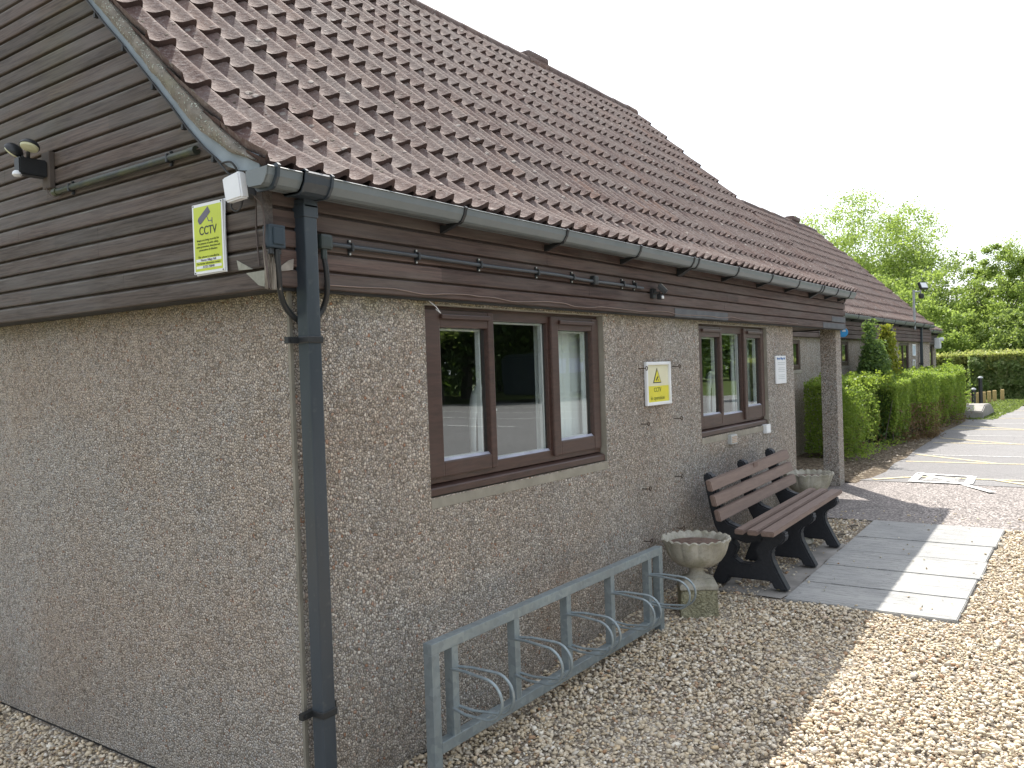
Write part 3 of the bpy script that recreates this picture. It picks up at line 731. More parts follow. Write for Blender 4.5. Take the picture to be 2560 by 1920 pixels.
b = MB()
for k in range(4): lap(b, XB + .01, 20.4, 2.10 + k * .0745, .0745, 1.125, 'x')
b.build('wing_boarding', M_FBOARD, hall)
b = MB(); b.box((XB + .01, 1.125, 2.098), (20.4, 1.149, 2.5)); b.box((20.47, 1.875, 2.098), (25.98, 1.899, 2.5)); b.build('fascia_backing', M_DARK, hall)
b = MB()
for k in range(4): lap(b, 20.47, 25.98, 2.10 + k * .0745, .0745, 1.875, 'x')
b.build('wing_boarding', M_GBOARD, hall)

# ---------------- windows
def frame_rect(b, x0, x1, z0, z1, y0, y1, w, wb=None, wt=None, r=.004):
    wb = wb or w; wt = wt or w
    b.bbox((x0, y0, z0), (x0 + w, y1, z1), r); b.bbox((x1 - w, y0, z0), (x1, y1, z1), r)
    b.bbox((x0 + w - .002, y0 + .0012, z0), (x1 - w + .002, y1, z0 + wb), r); b.bbox((x0 + w - .002, y0 + .0012, z1 - wt), (x1 - w + .002, y1, z1), r)
def window3(op, panes, sashes, parent):
    """op opening; panes: glass rects; sashes: (x0,x1,z0,z1) proud casement frames around the outer panes"""
    x0, x1, z0, z1 = op
    b = MB()   # reveals in smooth render
    b.box((x1 - .002, .0015, z0), (x1 + .02, .16, z1)); b.box((x0 - .02, .0015, z0), (x0 + .002, .16, z1)); b.box((x0, .002, z1 - .004), (x1, .16, z1 + .02))
    b.prism([(-.002, z0 - .006), (.16, z0 + .012), (.16, z0 - .05), (-.002, z0 - .05)], 0, x0, x1)
    b.build('window_reveal', M_RENDER, parent)
    w = MB(); fx0, fx1, fz0, fz1 = x0 + .008, x1 - .008, z0 + .055, z1 - .004
    mulls = [(sashes[0][1] - .005, panes[1][0] - .0), (panes[1][1], sashes[1][0] + .005)]
    w.bbox((fx0, .042, fz0), (sashes[0][0] + .012, .11, fz1)); w.bbox((sashes[1][1] - .012, .042, fz0), (fx1, .11, fz1))
    w.bbox((fx0, .040, panes[1][3]), (fx1, .112, fz1)); w.bbox((fx0, .040, fz0), (fx1, .112, panes[1][2]))
    for a, c in mulls: w.bbox((a, .043, fz0), (c, .11, fz1))
    fr = w.build('window_frame', M_UPVC, parent)
    w = MB(); w.prism([(.012, z0 + .004), (.012, z0 + .034), (.018, z0 + .040), (.07, z0 + .056), (.07, z0 + .004)], 0, fx0, fx1); w.build('window_sill', M_UPVC, fr)
    for (a, c, d, e_), p in zip(sashes, (panes[0], panes[2])):
        w = MB(); lf, rt, bt, tp = p[0] - a, c - p[1], p[2] - d, e_ - p[3]
        w.bbox((a, .022, d), (p[0], .06, e_), .007); w.bbox((p[1], .022, d), (c, .06, e_), .007)
        w.bbox((p[0] - .002, .0235, d), (p[1] + .002, .06, p[2]), .007); w.bbox((p[0] - .002, .0235, p[3]), (p[1] + .002, .06, e_), .007)
        sh = w.build('sash', M_UPVC, fr)
        w = MB(); w.bbox((p[0] + .0, .006, e_ - .042), (p[1] + .01, .024, e_ - .020), .005); w.build('trickle_vent', M_UPVC, fr)
    for i, p in enumerate(panes):
        yy = .062 if i == 1 else .048
        w = MB(); w.add([(p[0] - .006, yy, p[2] - .006), (p[1] + .006, yy, p[2] - .006), (p[1] + .006, yy, p[3] + .006), (p[0] - .006, yy, p[3] + .006)], [(0, 1, 2, 3)]); w.build('pane', M_GLASS, fr, keep=True)
        w = MB()   # glazing gasket and pale inner bead
        frame_rect(w, p[0] - .003, p[1] + .003, p[2] - .003, p[3] + .003, yy + .003, yy + .02, .006, r=.001)
        w.build('glazing_gasket', M_CLIP, fr)
        w = MB(); w.prism([(yy - .016, p[2] - .001), (yy - .003, p[2] + .012), (yy - .003, p[2] - .001)], 0, p[0], p[1]); w.build('glazing_bead', simple('pale_bead', (.36, .37, .44), .45) if 'pale_bead' not in bpy.data.materials else bpy.data.materials['pale_bead'], fr)
    # inner white window stiles seen through the glass
    w = MB()
    for p in panes: frame_rect(w, p[0] + .004, p[1] - .004, p[2] + .0, p[3], .072, .098, .012, r=.002)
    w.build('inner_frame', M_WHITE, fr)
    return fr
window3(W1, [(.912, 1.285, 1.335, 1.968), (1.352, 1.86, 1.296, 2.012), (1.950, 2.325, 1.342, 1.975)], [(.80, 1.335, 1.262, 2.05), (1.875, 2.405, 1.262, 2.05)], hall)
window3(W2, [(3.99, 4.36, 1.355, 1.965), (4.43, 4.88, 1.335, 2.0), (4.96, 5.31, 1.375, 1.968)], [(3.90, 4.405, 1.27, 2.045), (4.895, 5.385, 1.27, 2.045)], hall)
def room(x0, x1, y0, y1, z0, z1, nm):
    b = MB(); v = [(x0, y0, z0), (x1, y0, z0), (x1, y1, z0), (x0, y1, z0), (x0, y0, z1), (x1, y0, z1), (x1, y1, z1), (x0, y1, z1)]
    b.add(v, [(4, 5, 6, 7), (1, 2, 6, 5), (2, 3, 7, 6), (3, 0, 4, 7)])
    b.build('room_wall', M_ROOM, hall); b = MB(); b.add(v[:4], [(0, 1, 2, 3)]); b.build('room_floor', M_CARPET, hall)
room(.15, 3.1, .135, 5.0, .46, 2.3, 'a'); room(3.2, 6.0, .135, 5.0, .48, 2.3, 'b')
def curtain(x0, x1, z0, z1, y, label, seed, flare=0.0):
    r = random.Random(seed); n = 40; vs = []
    for i in range(n + 1):
        f = i / n
        for z, k in ((z0, 1.0), ((z0 + z1) / 2, .8), (z1, .7)):
            x = x0 + (x1 - x0) * f - (flare * (1 - f) * (z1 - z) / (z1 - z0))
            vs.append((x, y + .012 * k * math.sin(f * 9 * math.pi + seed) + .008 * math.sin(f * 31), z))
    b = MB(); b.add(vs, [(i * 3 + j, i * 3 + j + 1, i * 3 + j + 4, i * 3 + j + 3) for i in range(n) for j in range(2)])
    t = thing('curtain', label, 'curtain', ((x0 + x1) / 2, y, z0), 'curtains inside the front windows')
    o = b.build('cloth', M_CURT, t, smooth=True)
    b = MB(); b.tube([(x0 - .02, y, z1 - .004), (x1 + .02, y, z1 - .004)], .008, 8); b.build('curtain_rail', M_WHITE, t)
curtain(1.92, 1.985, 1.20, 2.09, .165, 'narrow edge of pale curtain behind the middle pane of the larger window', 2, .0)
curtain(2.06, 2.46, 1.20, 2.09, .165, 'pale curtain filling the right pane of the larger window', 3, .0)
curtain(4.93, 5.10, 1.22, 2.09, .165, 'pale curtain hanging behind the middle pane of the window above the bench', 4, .0)
curtain(5.33, 5.44, 1.22, 2.09, .165, 'pale curtain at the right side of the window above the bench', 5, .0)
def desk_lamp(x, y, z, label):
    t = thing('desk_lamp', label, 'lamp', (x, y, z), 'white lamps standing inside the windows')
    b = MB(); b.lathe([(.07, z), (.07, z + .015), (.02, z + .03)], (x, y, 0), 20); b.build('base', M_WHITE, t)
    pts = cr([(x, y, z + .02), (x + .0, y, z + .22), (x + .008, y, z + .34), (x + .03, y, z + .42), (x + .07, y, z + .455), (x + .11, y, z + .44), (x + .125, y, z + .40)], 6)
    b = MB(); b.tube(pts, .02, 12, radii=[.013 + .016 * min(1, i / (len(pts) - 1) * 1.6) for i in range(len(pts))]); b.build('neck', M_WHITE, t, smooth=True)
    b = MB(); b.lathe([(.025, z + .41), (.06, z + .34), (.055, z + .34), (.02, z + .405)], (x + .125, y, 0), 20); b.build('shade', M_WHITE, t, smooth=True)
def table(x0, x1, y0, y1, z, fz, label):
    t = thing('side_table', label, 'table', ((x0 + x1) / 2, (y0 + y1) / 2, fz), 'tables inside the windows'); b = MB(); b.bbox((x0, y0, z - .03), (x1, y1, z), .006); b.build('tabletop', M_POSTW, t)
    for xx in (x0 + .03, x1 - .07):
        for yy in (y0 + .03, y1 - .07): b = MB(); b.box((xx, yy, fz), (xx + .04, yy + .04, z - .03)); b.build('leg', M_POSTW, t)
table(1.0, 1.95, .18, .7, 1.20, .46, 'low wooden table inside the larger window'); table(4.2, 5.1, .18, .7, 1.21, .48, 'low wooden table inside the window above the bench')
desk_lamp(1.39, .225, 1.20, 'white curved-neck lamp seen through the left pane of the larger window')
desk_lamp(4.575, .225, 1.21, 'white curved-neck lamp seen through the left pane of the window above the bench')
# wing openings
def simple_window(x0, x1, z0, z1, y, name, mull=()):
    b = MB(); frame_rect(b, x0, x1, z0, z1, y + .012, y + .05, .05, .07)
    for mx in mull: b.bbox((mx - .025, y + .014, z0), (mx + .025, y + .048, z1), .003)
    fr = b.build(name, M_UPVC, hall)
    b = MB(); b.add([(x0 + .04, y + .03, z0 + .05), (x1 - .04, y + .03, z0 + .05), (x1 - .04, y + .03, z1 - .04), (x0 + .04, y + .03, z1 - .04)], [(0, 1, 2, 3)]); b.build('pane', M_GLASS, fr, keep=True)
    b = MB(); b.box((x0 - .01, y + .001, z0 - .02), (x0 + .002, y + .12, z1)); b.box((x1 - .002, y + .001, z0 - .02), (x1 + .05, y + .12, z1)); b.box((x0 - .01, y - .004, z0 - .05), (x1 + .05, y + .12, z0 - .004)); b.build('reveal', M_RENDER, fr)
    b = MB(); b.add([(x0, y + .6, z0), (x1 + .3, y + .6, z0), (x1 + .3, y + .6, z1), (x0, y + .6, z1)], [(0, 1, 2, 3)]); b.add([(x0, y + .1, z0), (x0, y + .6, z0), (x0, y + .6, z1), (x0, y + .1, z1)], [(0, 1, 2, 3)]); b.add([(x0, y + .1, z0), (x1, y + .1, z0), (x1, y + .6, z0), (x0, y + .6, z0)], [(0, 1, 2, 3)]); b.add([(x0, y + .1, z1), (x1, y + .1, z1), (x1, y + .6, z1), (x0, y + .6, z1)], [(0, 1, 2, 3)]); b.build('room_lining', M_ROOM, fr)
    return fr
simple_window(*WD[0], 1.15, 'wing_window', (9.82,)); simple_window(*WD[1], 1.15, 'wing_window', (12.5,))
simple_window(*WD[2], 1.15, 'glazed_door', (17.42,))
for h in WE: simple_window(*h, 1.9, 'wing_window')

# ================================================================ bicycle rack
t = thing('bicycle_rack', 'galvanised steel bicycle rack with five wheel loops standing along the wall', 'bicycle rack', (1.55, -.22, G(1.5)))
b = MB(); y0, y1 = -.245, -.197
b.bbox((.47, y0, .585), (2.65, y1, .633), .003); o = b.build('top_rail', M_GALV, t)
b = MB(); b.bbox((.52, y0 + .001, .158), (2.60, y1 - .001, .206), .003); b.build('bottom_rail', M_GALV, t)
for x in (.47, 2.602):
    b = MB(); b.bbox((x, y0 + .0005, G(x) - .12), (x + .048, y1 - .0005, .586), .003); b.build('end_post', M_GALV, t)
for x in (.60, 1.06, 1.525, 1.99, 2.455):
    b = MB(); b.bbox((x, y0 + .002, .205), (x + .042, y1 - .002, .588), .002); b.build('upright', M_GALV, t)
    b = MB()
    for dx0, dx1 in ((.004, -.018), (.040, .062)):
        pts = []; zc, r_, yt = .405, .086, -.425
        pts.append((x + dx0, -.235, .49)); pts.append((x + (dx0 * .6 + dx1 * .4), -.31, .496))
        for k in range(13):
            a = math.pi / 2 + math.pi * k / 12
            pts.append((x + dx1, yt + math.cos(a) * .09, zc + math.sin(a) * r_))
        pts.append((x + (dx0 * .6 + dx1 * .4), -.31, .312)); pts.append((x + dx0, -.235, .322))
        b.tube(pts, .0065, 8)
    b.build('wheel_loop', M_GALV, t, smooth=True)

# ================================================================ stone urns
def urn(x, y, label, rot, plinth=True):
    z = G(x, y); t = thing('stone_urn', label, 'planter', (x, y, z), 'stone urn planters beside the bench')
    def flute(a, zz):
        f = max(0, min(1, (zz - (z + .30)) / .15)); s_ = abs(math.sin(a * 6 + rot))
        return 1 + .10 * f * (s_ ** .4 - .75) * (1.25 - .5 * f)
    prof = [(.045, z + .285), (.06, z + .295), (.120, z + .305), (.160, z + .335), (.186, z + .375), (.200, z + .415), (.210, z + .45), (.224, z + .474), (.214, z + .480), (.195, z + .468), (.182, z + .44)]
    b = MB(); seg = 144; vs = []
    for (r_, zz) in prof:
        for k in range(seg):
            a = 2 * math.pi * k / seg; f = flute(a, zz); top = zz > z + .455
            dz = .015 * (abs(math.sin(a * 12 + rot)) - .5) if top else 0
            q = 1 + .012 * noise.noise(Vector((math.cos(a) * 3, math.sin(a) * 3, zz * 9)))
            vs.append((x + math.cos(a) * r_ * f * q, y + math.sin(a) * r_ * f * q, zz + dz))
    n = len(prof); b.add(vs, [(i * seg + k, i * seg + (k + 1) % seg, (i + 1) * seg + (k + 1) % seg, (i + 1) * seg + k) for i in range(n - 1) for k in range(seg)])
    b.build('bowl', M_URN, t, smooth=True)
    b = MB(); b.lathe([(.02, z + .44), (.12, z + .45), (.182, z + .442)][::-1] + [(.001, z + .452)], (x, y, 0), 40); b.build('potting_soil', M_EARTH, t, smooth=True)
    b = MB(); b.lathe([(.080, z + .215), (.082, z + .228), (.060, z + .24), (.047, z + .255), (.046, z + .275), (.055, z + .292), (.066, z + .30)], (x, y, 0), 32); b.build('stem', M_URN, t, smooth=True)
    c, s_ = math.cos(rad(30)), math.sin(rad(30)); 
    def sq(h, zz): return [(x + (u * c - v * s_) * h, y + (u * s_ + v * c) * h, zz) for u, v in ((-1, -1), (1, -1), (1, 1), (-1, 1))]
    b = MB(); lv = [(.120, z + .160), (.122, z + .167), (.122, z + .188), (.112, z + .198), (.075, z + .224)]
    vs = sum([sq(h, zz) for h, zz in lv], []); b.add(vs, [tuple(range(4))[::-1]] + [(i * 4 + k, i * 4 + (k + 1) % 4, (i + 1) * 4 + (k + 1) % 4, (i + 1) * 4 + k) for i in range(4) for k in range(4)] + [(16, 17, 18, 19)])
    b.build('plinth_cap', M_URN, t, bevel=.003)
    b = MB(); vs = sq(.121, z - .05) + sq(.114, z + .161); b.add(vs, [(0, 3, 2, 1), (4, 5, 6, 7)] + [(k, (k + 1) % 4, 4 + (k + 1) % 4, 4 + k) for k in range(4)]); b.build('plinth', M_PLINTH, t, bevel=.004)
urn(3.03, -.30, 'lichen-stained stone urn on a textured square plinth between the bicycle rack and the bench', .3)
urn(5.68, -.25, 'stone urn at the far end of the bench near the porch pillar', 1.1)

# ================================================================ bench
bx, by = 3.675, -.42; bench_z = G(4.3) + .006; SL = .033
t = thing('bench', 'bench of brown recycled plastic slats on three black curved end frames', 'bench', (4.3, by, bench_z))
def bz(x): return G(x) + .008
def leg_poly():
    # outline in (y from front to back, height), front is negative y
    A = [(-.285, 0), (-.190, 0), (-.165, .055), (.135, .055), (.165, 0), (.270, 0), (.250, .06), (.205, .16), (.185, .25), (.195, .34), (.235, .42),
         (.268, .55), (.296, .70), (.310, .765), (.300, .788), (.262, .788), (.240, .765), (.205, .62), (.170, .50), (.135, .445), (.06, .418), (-.22, .415), (-.262, .41), (-.278, .385), (-.268, .345), (-.235, .315), (-.195, .295), (-.172, .26), (-.182, .20), (-.225, .11)]
    return A
for lx in (3.62, 4.285, 4.93):
    z = bz(lx); P_ = [(y + by, z + h) for y, h in leg_poly()]
    b = MB(); bm = bmesh.new(); hole = [(y + by, z + h) for y, h in ((-.10, .335), (-.055, .27), (-.085, .20), (-.03, .165), (.045, .165), (.10, .20), (.065, .27), (.11, .335), (.0, .305))]
    vo = [bm.verts.new((lx, p[0], p[1])) for p in P_]; vh = [bm.verts.new((lx, p[0], p[1])) for p in hole]
    eo = [bm.edges.new((vo[i], vo[(i + 1) % len(vo)])) for i in range(len(vo))]; eh = [bm.edges.new((vh[i], vh[(i + 1) % len(vh)])) for i in range(len(vh))]
    bmesh.ops.triangle_fill(bm, edges=eo + eh, use_beauty=True)
    r_ = bmesh.ops.extrude_face_region(bm, geom=bm.faces[:]); bmesh.ops.translate(bm, verts=[v for v in r_['geom'] if isinstance(v, bmesh.types.BMVert)], vec=(.085, 0, 0))
    bm.verts.index_update(); b.add([v.co[:] for v in bm.verts], [[v.index for v in f.verts] for f in bm.faces]); bm.free()
    b.build('end_frame', M_BLEG, t, bevel=.011)
def slat(name, x0, x1, y0, y1, h0, h1, lean=0.0):
    b = MB(); bm = bmesh.new(); bmesh.ops.create_cube(bm, size=1)
    for v in bm.verts:
        xx = x0 if v.co.x < 0 else x1; yy = (y0 if v.co.y < 0 else y1) + lean * (1 if v.co.z > 0 else 0)
        v.co = Vector((xx, by + yy, bz(bx) + SL * (xx - bx) + (h0 if v.co.z < 0 else h1)))
    bmesh.ops.bevel(bm, geom=bm.edges[:], offset=.006, segments=2, affect='EDGES'); bm.verts.index_update()
    b.add([v.co[:] for v in bm.verts], [[v.index for v in f.verts] for f in bm.faces]); bm.free(); return b.build(name, M_SLAT, t)
for y0, y1 in ((-.272, -.182), (-.158, -.088), (-.062, .0)): slat('seat_slat', 3.40, 5.12, y0, y1, .417, .452)
for k, (h0, h1, yy) in enumerate(((.49, .565, .10), (.592, .666, .128), (.695, .77, .155))): 
    o = slat('back_slat', 3.42, 5.12, yy - .002, yy + .036, h0, h1, .018)
b = MB(); b.box((4.27, by + .163, bz(4.3) + .71), (4.36, by + .1655, bz(4.3) + .77)); b.build('plaque', simple('bronze_plaque', (.09, .045, .035), .4, var=.1), t)
b = MB(); r = random.Random(2); b.lathe([(.02, .0), (.09, .005), (.115, .03), (.10, .058), (.05, .072), (.005, .075)], (0, 0, 0), 24, rfun=lambda a, z: 1 + .12 * math.sin(2 * a) + .05 * math.sin(5 * a))
b.v = [(v[0] * 1.1 + 4.98, v[1] * .8 - .40, v[2] * .9 + G(5)) for v in b.v]; tag(b.build('stone', M_URN, None, smooth=True), 'large rounded pale stone lying under the far end of the bench', 'stone')

# ================================================================ signs
def sign_gable():
    t = thing('cctv_sign', 'yellow-green upright CCTV warning sign screwed to the grey gable boards', 'sign', (-.13, .283, 2.3))
    ya, yb, za, zb = .183, .383, 2.167, 2.446; X = -.130
    b = MB(); n = 8; vs = []
    for i in range(n + 1):
        for j in range(n + 1):
            f, g_ = i / n, j / n; bow = .004 * math.sin(math.pi * g_) + .003 * f
            for dx in (0, .003): vs.append((X - bow + dx - .004 * (1 - g_) * f, yb + (ya - yb) * f, za + (zb - za) * g_))
    fs = []
    for i in range(n):
        for j in range(n):
            q = [(i * (n + 1) + j) * 2, ((i + 1) * (n + 1) + j) * 2, ((i + 1) * (n + 1) + j + 1) * 2, (i * (n + 1) + j + 1) * 2]
            fs += [tuple(q), tuple(k + 1 for k in q[::-1])]
    b.add(vs, fs); b.build('white_plate', M_WHITE, t)
    X2 = -.1445
    def rc(name, fy0, fy1, fz0, fz1, mat, x=X2, th=.0006):
        b = MB(); b.box((x - th, yb + (ya - yb) * fy1, za + (zb - za) * fz0), (x, yb + (ya - yb) * fy0, za + (zb - za) * fz1)); return b.build(name, mat, t)
    b = MB(); b.box((-.1445, ya + .004, za + .004), (-.1315, yb - .004, zb - .004)); b.build('board', M_WHITE, t)
    rc('yellow_panel', .065, .935, .05, .945, M_YEL)
    rc('name_strip', .10, .90, .178, .218, M_WHITE, X2 - .0006); rc('phone_strip', .10, .90, .085, .122, M_WHITE, X2 - .0006)
    def P(fy, fz, lift=.0012): return (X2 - lift, yb + (ya - yb) * fy, za + (zb - za) * fz)
    text('lettering', 'CCTV', .046, P(.51, .60), GABLE, M_INK, t, sx=.92, bold=.0006)
    for i, s_ in enumerate(['Images are being recorded for', 'the purpose of public safety,', 'crime prevention, detection and', 'prosecution of offenders']): text('lettering', s_, .0115, P(.5, .475 - .045 * i), GABLE, M_INKG, t, bold=.0001)
    text('lettering', 'This scheme is controlled by', .0115, P(.5, .243), GABLE, M_INKG, t)
    text('lettering', 'Marton Village Hall', .0125, P(.5, .198, .002), GABLE, M_CAMI, t)
    text('lettering', 'For further information contact', .0115, P(.5, .152), GABLE, M_INKG, t)
    text('lettering', '01325 750040', .0125, P(.5, .103, .002), GABLE, M_CAMI, t)
    # camera pictogram: tilted body, hood and a bracket
    cy, cz, a = .40, .81, rad(33); b = MB()
    W, H = yb - ya, zb - za
    def Q(u, v): # u right, v up in sign units (metres) turned by a
        return (cy * W + u * math.cos(a) - v * math.sin(a), cz * H + u * math.sin(a) + v * math.cos(a))
    def poly(pts, x=.0012):
        q = [(yb - p, za + r_) for p, r_ in pts]; b.prism(q, 0, X2 - x - .0004, X2 - x + .0004)
    poly([Q(-.036, -.014), Q(.040, -.014), Q(.040, .014), Q(-.036, .014)]); poly([Q(-.042, -.010), Q(-.035, -.010), Q(-.035, .010), Q(-.042, .010)])
    u0, v0 = Q(.012, -.014); poly([(u0, v0), (u0 + .003, v0 + .001), (u0 + .012, v0 - .018), (u0 + .009, v0 - .019)])
    poly([(u0 + .009, v0 - .0195), (u0 + .032, v0 - .0195), (u0 + .032, v0 - .0165), (u0 + .009, v0 - .0165)]); poly([(u0 + .031, v0 - .029), (u0 + .035, v0 - .029), (u0 + .035, v0 - .007), (u0 + .031, v0 - .007)])
    b.build('camera_symbol', M_CAMI, t)
    for fy, fz in ((.06, .965), (.94, .965), (.06, .03), (.94, .03)):
        b = MB(); p = P(fy, fz, .0); b.lathe([(.003, p[0] - .0015), (.003, p[0])], (0, p[1], p[2]), 8, 0); b.build('screw', M_INK, t)
sign_gable()
def sign_front():
    t = thing('cctv_sign', 'white framed yellow and cream CCTV in operation sign on the pebbledash between the windows', 'sign', (3.14, -.02, 1.63))
    x0, x1, z0, z1 = 2.952, 3.328, 1.486, 1.780
    b = MB(); frame_rect(b, x0, x1, z0, z1, -.026, -.004, .022, r=.005); b.build('frame', M_WHITE, t)
    b = MB(); b.box((x0 + .01, -.012, z0 + .01), (x1 - .01, -.003, z1 - .01)); b.build('cream_panel', M_CREAM, t)
    b = MB(); b.box((x0 + .02, -.0135, z0 + .02), (x1 - .02, -.012, z0 + .13)); b.build('yellow_panel', M_YEL2, t)
    cx = (x0 + x1) / 2 - .01
    b = MB(); b.prism([(cx - .062, z0 + .150), (cx + .062, z0 + .150), (cx, z0 + .252)], 1, -.0140, -.012); b.build('triangle_border', M_INK, t)
    b = MB(); b.prism([(cx - .050, z0 + .1565), (cx + .050, z0 + .1565), (cx, z0 + .239)], 1, -.0150, -.0139); b.build('triangle', M_YEL2, t)
    b = MB(); b.prism([(cx - .026, z0 + .170), (cx - .016, z0 + .164), (cx + .018, z0 + .190), (cx + .008, z0 + .198)], 1, -.0158, -.0149); b.prism([(cx + .006, z0 + .166), (cx + .024, z0 + .166), (cx + .024, z0 + .172), (cx + .006, z0 + .172)], 1, -.0158, -.0149); b.build('camera_symbol', M_INK, t)
    text('lettering', 'CCTV', .042, (cx, -.0145, z0 + .103), FRONT, M_INKG, t, bold=.0002)
    text('lettering', 'in operation', .038, (cx, -.0145, z0 + .048), FRONT, M_INKG, t, sx=1.12)
sign_front()
def notice():
    t = thing('notice_board', 'white notice with a blue heading on the pebbledash beside the porch', 'sign', (5.75, -.01, 1.68))
    x0, x1, z0, z1 = 5.597, 5.89, 1.549, 1.807
    b = MB(); b.bbox((x0, -.014, z0), (x1, -.002, z1), .002); b.build('plate', M_WHITE, t)
    text('lettering', 'Marton Village Hall', .030, ((x0 + x1) / 2, -.0150, z1 - .026), FRONT, M_BLUE, t, sx=1.02, bold=.0007)
    b = MB(); r = random.Random(12)
    for k in range(10):
        z = z1 - .066 - k * .0165
        if k in (2, 6): continue
        w = r.uniform(.07, .11); x = (x0 + x1) / 2 - w
        while x < (x0 + x1) / 2 + w:
            ww = r.uniform(.01, .03); b.box((x, -.0148, z), (x + ww, -.0138, z + .0055)); x += ww + .006
    b.build('small_print', M_PALEI, t)
notice()

# ================================================================ lamps, boxes, pipes on the wall
def dome(b, c, r, d, n=20, depth=.75):
    """half-dome shade of radius r around c opening towards d"""
    d = Vector(d).normalized(); q = d.to_track_quat('Z', 'Y'); vs = []
    for i in range(9):
        a = math.pi / 2 * i / 8; rr, h = r * math.cos(a), -r * depth * math.sin(a)
        for k in range(n): vs.append(Vector(c) + q @ Vector((rr * math.cos(2 * math.pi * k / n), rr * math.sin(2 * math.pi * k / n), h)))
    b.add(vs, [(i * n + k, i * n + (k + 1) % n, (i + 1) * n + (k + 1) % n, (i + 1) * n + k) for i in range(8) for k in range(n)] + [tuple(range(n))])
t = thing('security_lamp', 'black twin-head security lamp with a motion sensor on the grey gable boards', 'lamp', (-.05, 1.64, 2.80))
b = MB(); b.bbox((-.075, 1.60, 2.715), (-.05, 1.672, 2.885), .003); b.build('backplate', simple('aged_timber_block', (.075, .06, .05), .85), t)
b = MB(); b.prism([(1.617, 2.762), (1.617, 2.842), (1.672, 2.842), (1.672, 2.762)], 0, -.20, -.075); b.build('housing', M_BLACK, t, bevel=.006)
for c, d, nm in (((-.165, 1.59, 2.885), (-.34, -.12, -.93), 0), ((-.19, 1.69, 2.878), (-.3, .75, -.75), 1)):
    b = MB(); dome(b, c, .043, d); h = b.build('lamp_head', M_BLACK, t, smooth=True)
    dn = Vector(d).normalized(); q = dn.to_track_quat('Z', 'Y'); b = MB(); cc = Vector(c) + dn * .001
    vs = [];
    for rr, hh in ((.040, .0), (.036, .008), (.02, .012), (.001, .013)):
        for k in range(20): vs.append(cc + q @ Vector((rr * math.cos(2 * math.pi * k / 20), rr * math.sin(2 * math.pi * k / 20), hh)))
    b.add(vs, [(i * 20 + k, i * 20 + (k + 1) % 20, (i + 1) * 20 + (k + 1) % 20, (i + 1) * 20 + k) for i in range(3) for k in range(20)]); b.build('lens', M_DOMEL, h, smooth=True)
b = MB(); b.tube([(-.15, 1.64, 2.84), (-.16, 1.61, 2.885)], .008, 8); b.tube([(-.16, 1.66, 2.84), (-.17, 1.68, 2.88)], .008, 8); b.build('knuckle', M_BLACK, t)
b = MB(); b.lathe([(.001, -.012), (.014, -.009), (.021, .0), (.019, .012), (.012, .02)], (0, 0, 0), 20); b.v = [(-.200 + v[0], 1.642 + v[1], 2.760 + v[2] * .9) for v in b.v]; b.build('motion_sensor', M_WHITE, t, smooth=True)
b = MB(); b.tube([(-.08, 1.63, 2.72), (-.07, 1.625, 2.69), (-.066, 1.60, 2.668), (-.066, 1.56, 2.668)], .002, 6); b.build('lead', M_WIRE, t)
t.location = Vector(t.location) + Vector((-.075, -.135, -.035))
t = thing('conduit', 'mossy black conduit pipe clipped across the grey gable boards', 'pipe', (-.07, 1.0, 2.68))
b = MB(); b.tube([(-.069, 1.56, 2.686), (-.069, .475, 2.686)], .0145, 12); b.tube([(-.069, .50, 2.686), (-.069, .462, 2.686)], .018, 12); b.tube([(-.069, 1.565, 2.686), (-.069, 1.535, 2.686)], .018, 12)
k = NM('mossy_conduit', .5); k.color(k.mix(k.ramp(k.noise(7, 4), [(.4, 0), (.6, .8)]), (.022, .028, .028), (.06, .068, .03))); b.build('pipe', k.m, t, smooth=True)
for y in (1.415, .645):
    b = MB(); b.bbox((-.084, y - .006, 2.668), (-.054, y + .006, 2.704), .003); b.bbox((-.062, y - .006, 2.655), (-.054, y + .006, 2.717), .002)
    for z in (2.712, 2.660): b.lathe([(.004, -.066), (.004, -.062)], (0, y, z), 8, 0)
    b.build('pipe_clip', M_BLACK, t)
b = MB(); b.tube([(-.066, .462, 2.69), (-.066, .36, 2.692), (-.066, .30, 2.66)], .002, 6); b.build('lead', M_WIRE, t)
t.location = Vector(t.location) + Vector((-.075, -.125, -.033))
t = thing('alarm_box', 'small white square box on the corner of the gable under the verge', 'box', (-.1, .125, 2.485))
b = MB(); b.prism([(-.038, 2.404), (.060, 2.398), (.076, 2.488), (-.022, 2.502)], 0, -.225, -.19); b.build('cover', M_WHITE, t, bevel=.006)
b = MB(); b.prism([(-.02, 2.425), (.05, 2.425), (.055, 2.48), (-.015, 2.48)], 0, -.186, -.10); b.build('back_box', M_LEADG, t)
tb = MB(); tb.tube(cr([(-.195, .055, 2.415), (-.2, .058, 2.385), (-.195, .04, 2.368), (-.19, .018, 2.378), (-.185, .008, 2.41)]), .0035, 8); tb.build('lead', M_CLIP, t)
cb = MB(); cb.tube(cr([(-.195, .01, 2.49), (-.205, .02, 2.525), (-.205, .05, 2.548), (-.203, .10, 2.552)]), .004, 8); tag(cb.build('cable', M_CLIP), 'short black cable looping above the white box', 'cable')
cb = MB(); cb.tube(cr([(-.15, .0, 2.44), (-.132, .004, 2.40), (-.130, .010, 2.32), (-.130, .006, 2.235), (-.130, .0, 2.17)]), .0028, 8)
tag(cb.build('cable', M_WIRE), 'thin brown cable hanging down the end of the gable boards beside the corner', 'cable')
cb = MB(); cb.tube(cr([(-.19, -.06, 2.41), (-.165, -.072, 2.375), (-.158, -.074, 2.31), (-.163, -.074, 2.25), (-.158, -.074, 2.17), (-.148, -.074, 2.082)]), .0035, 8)
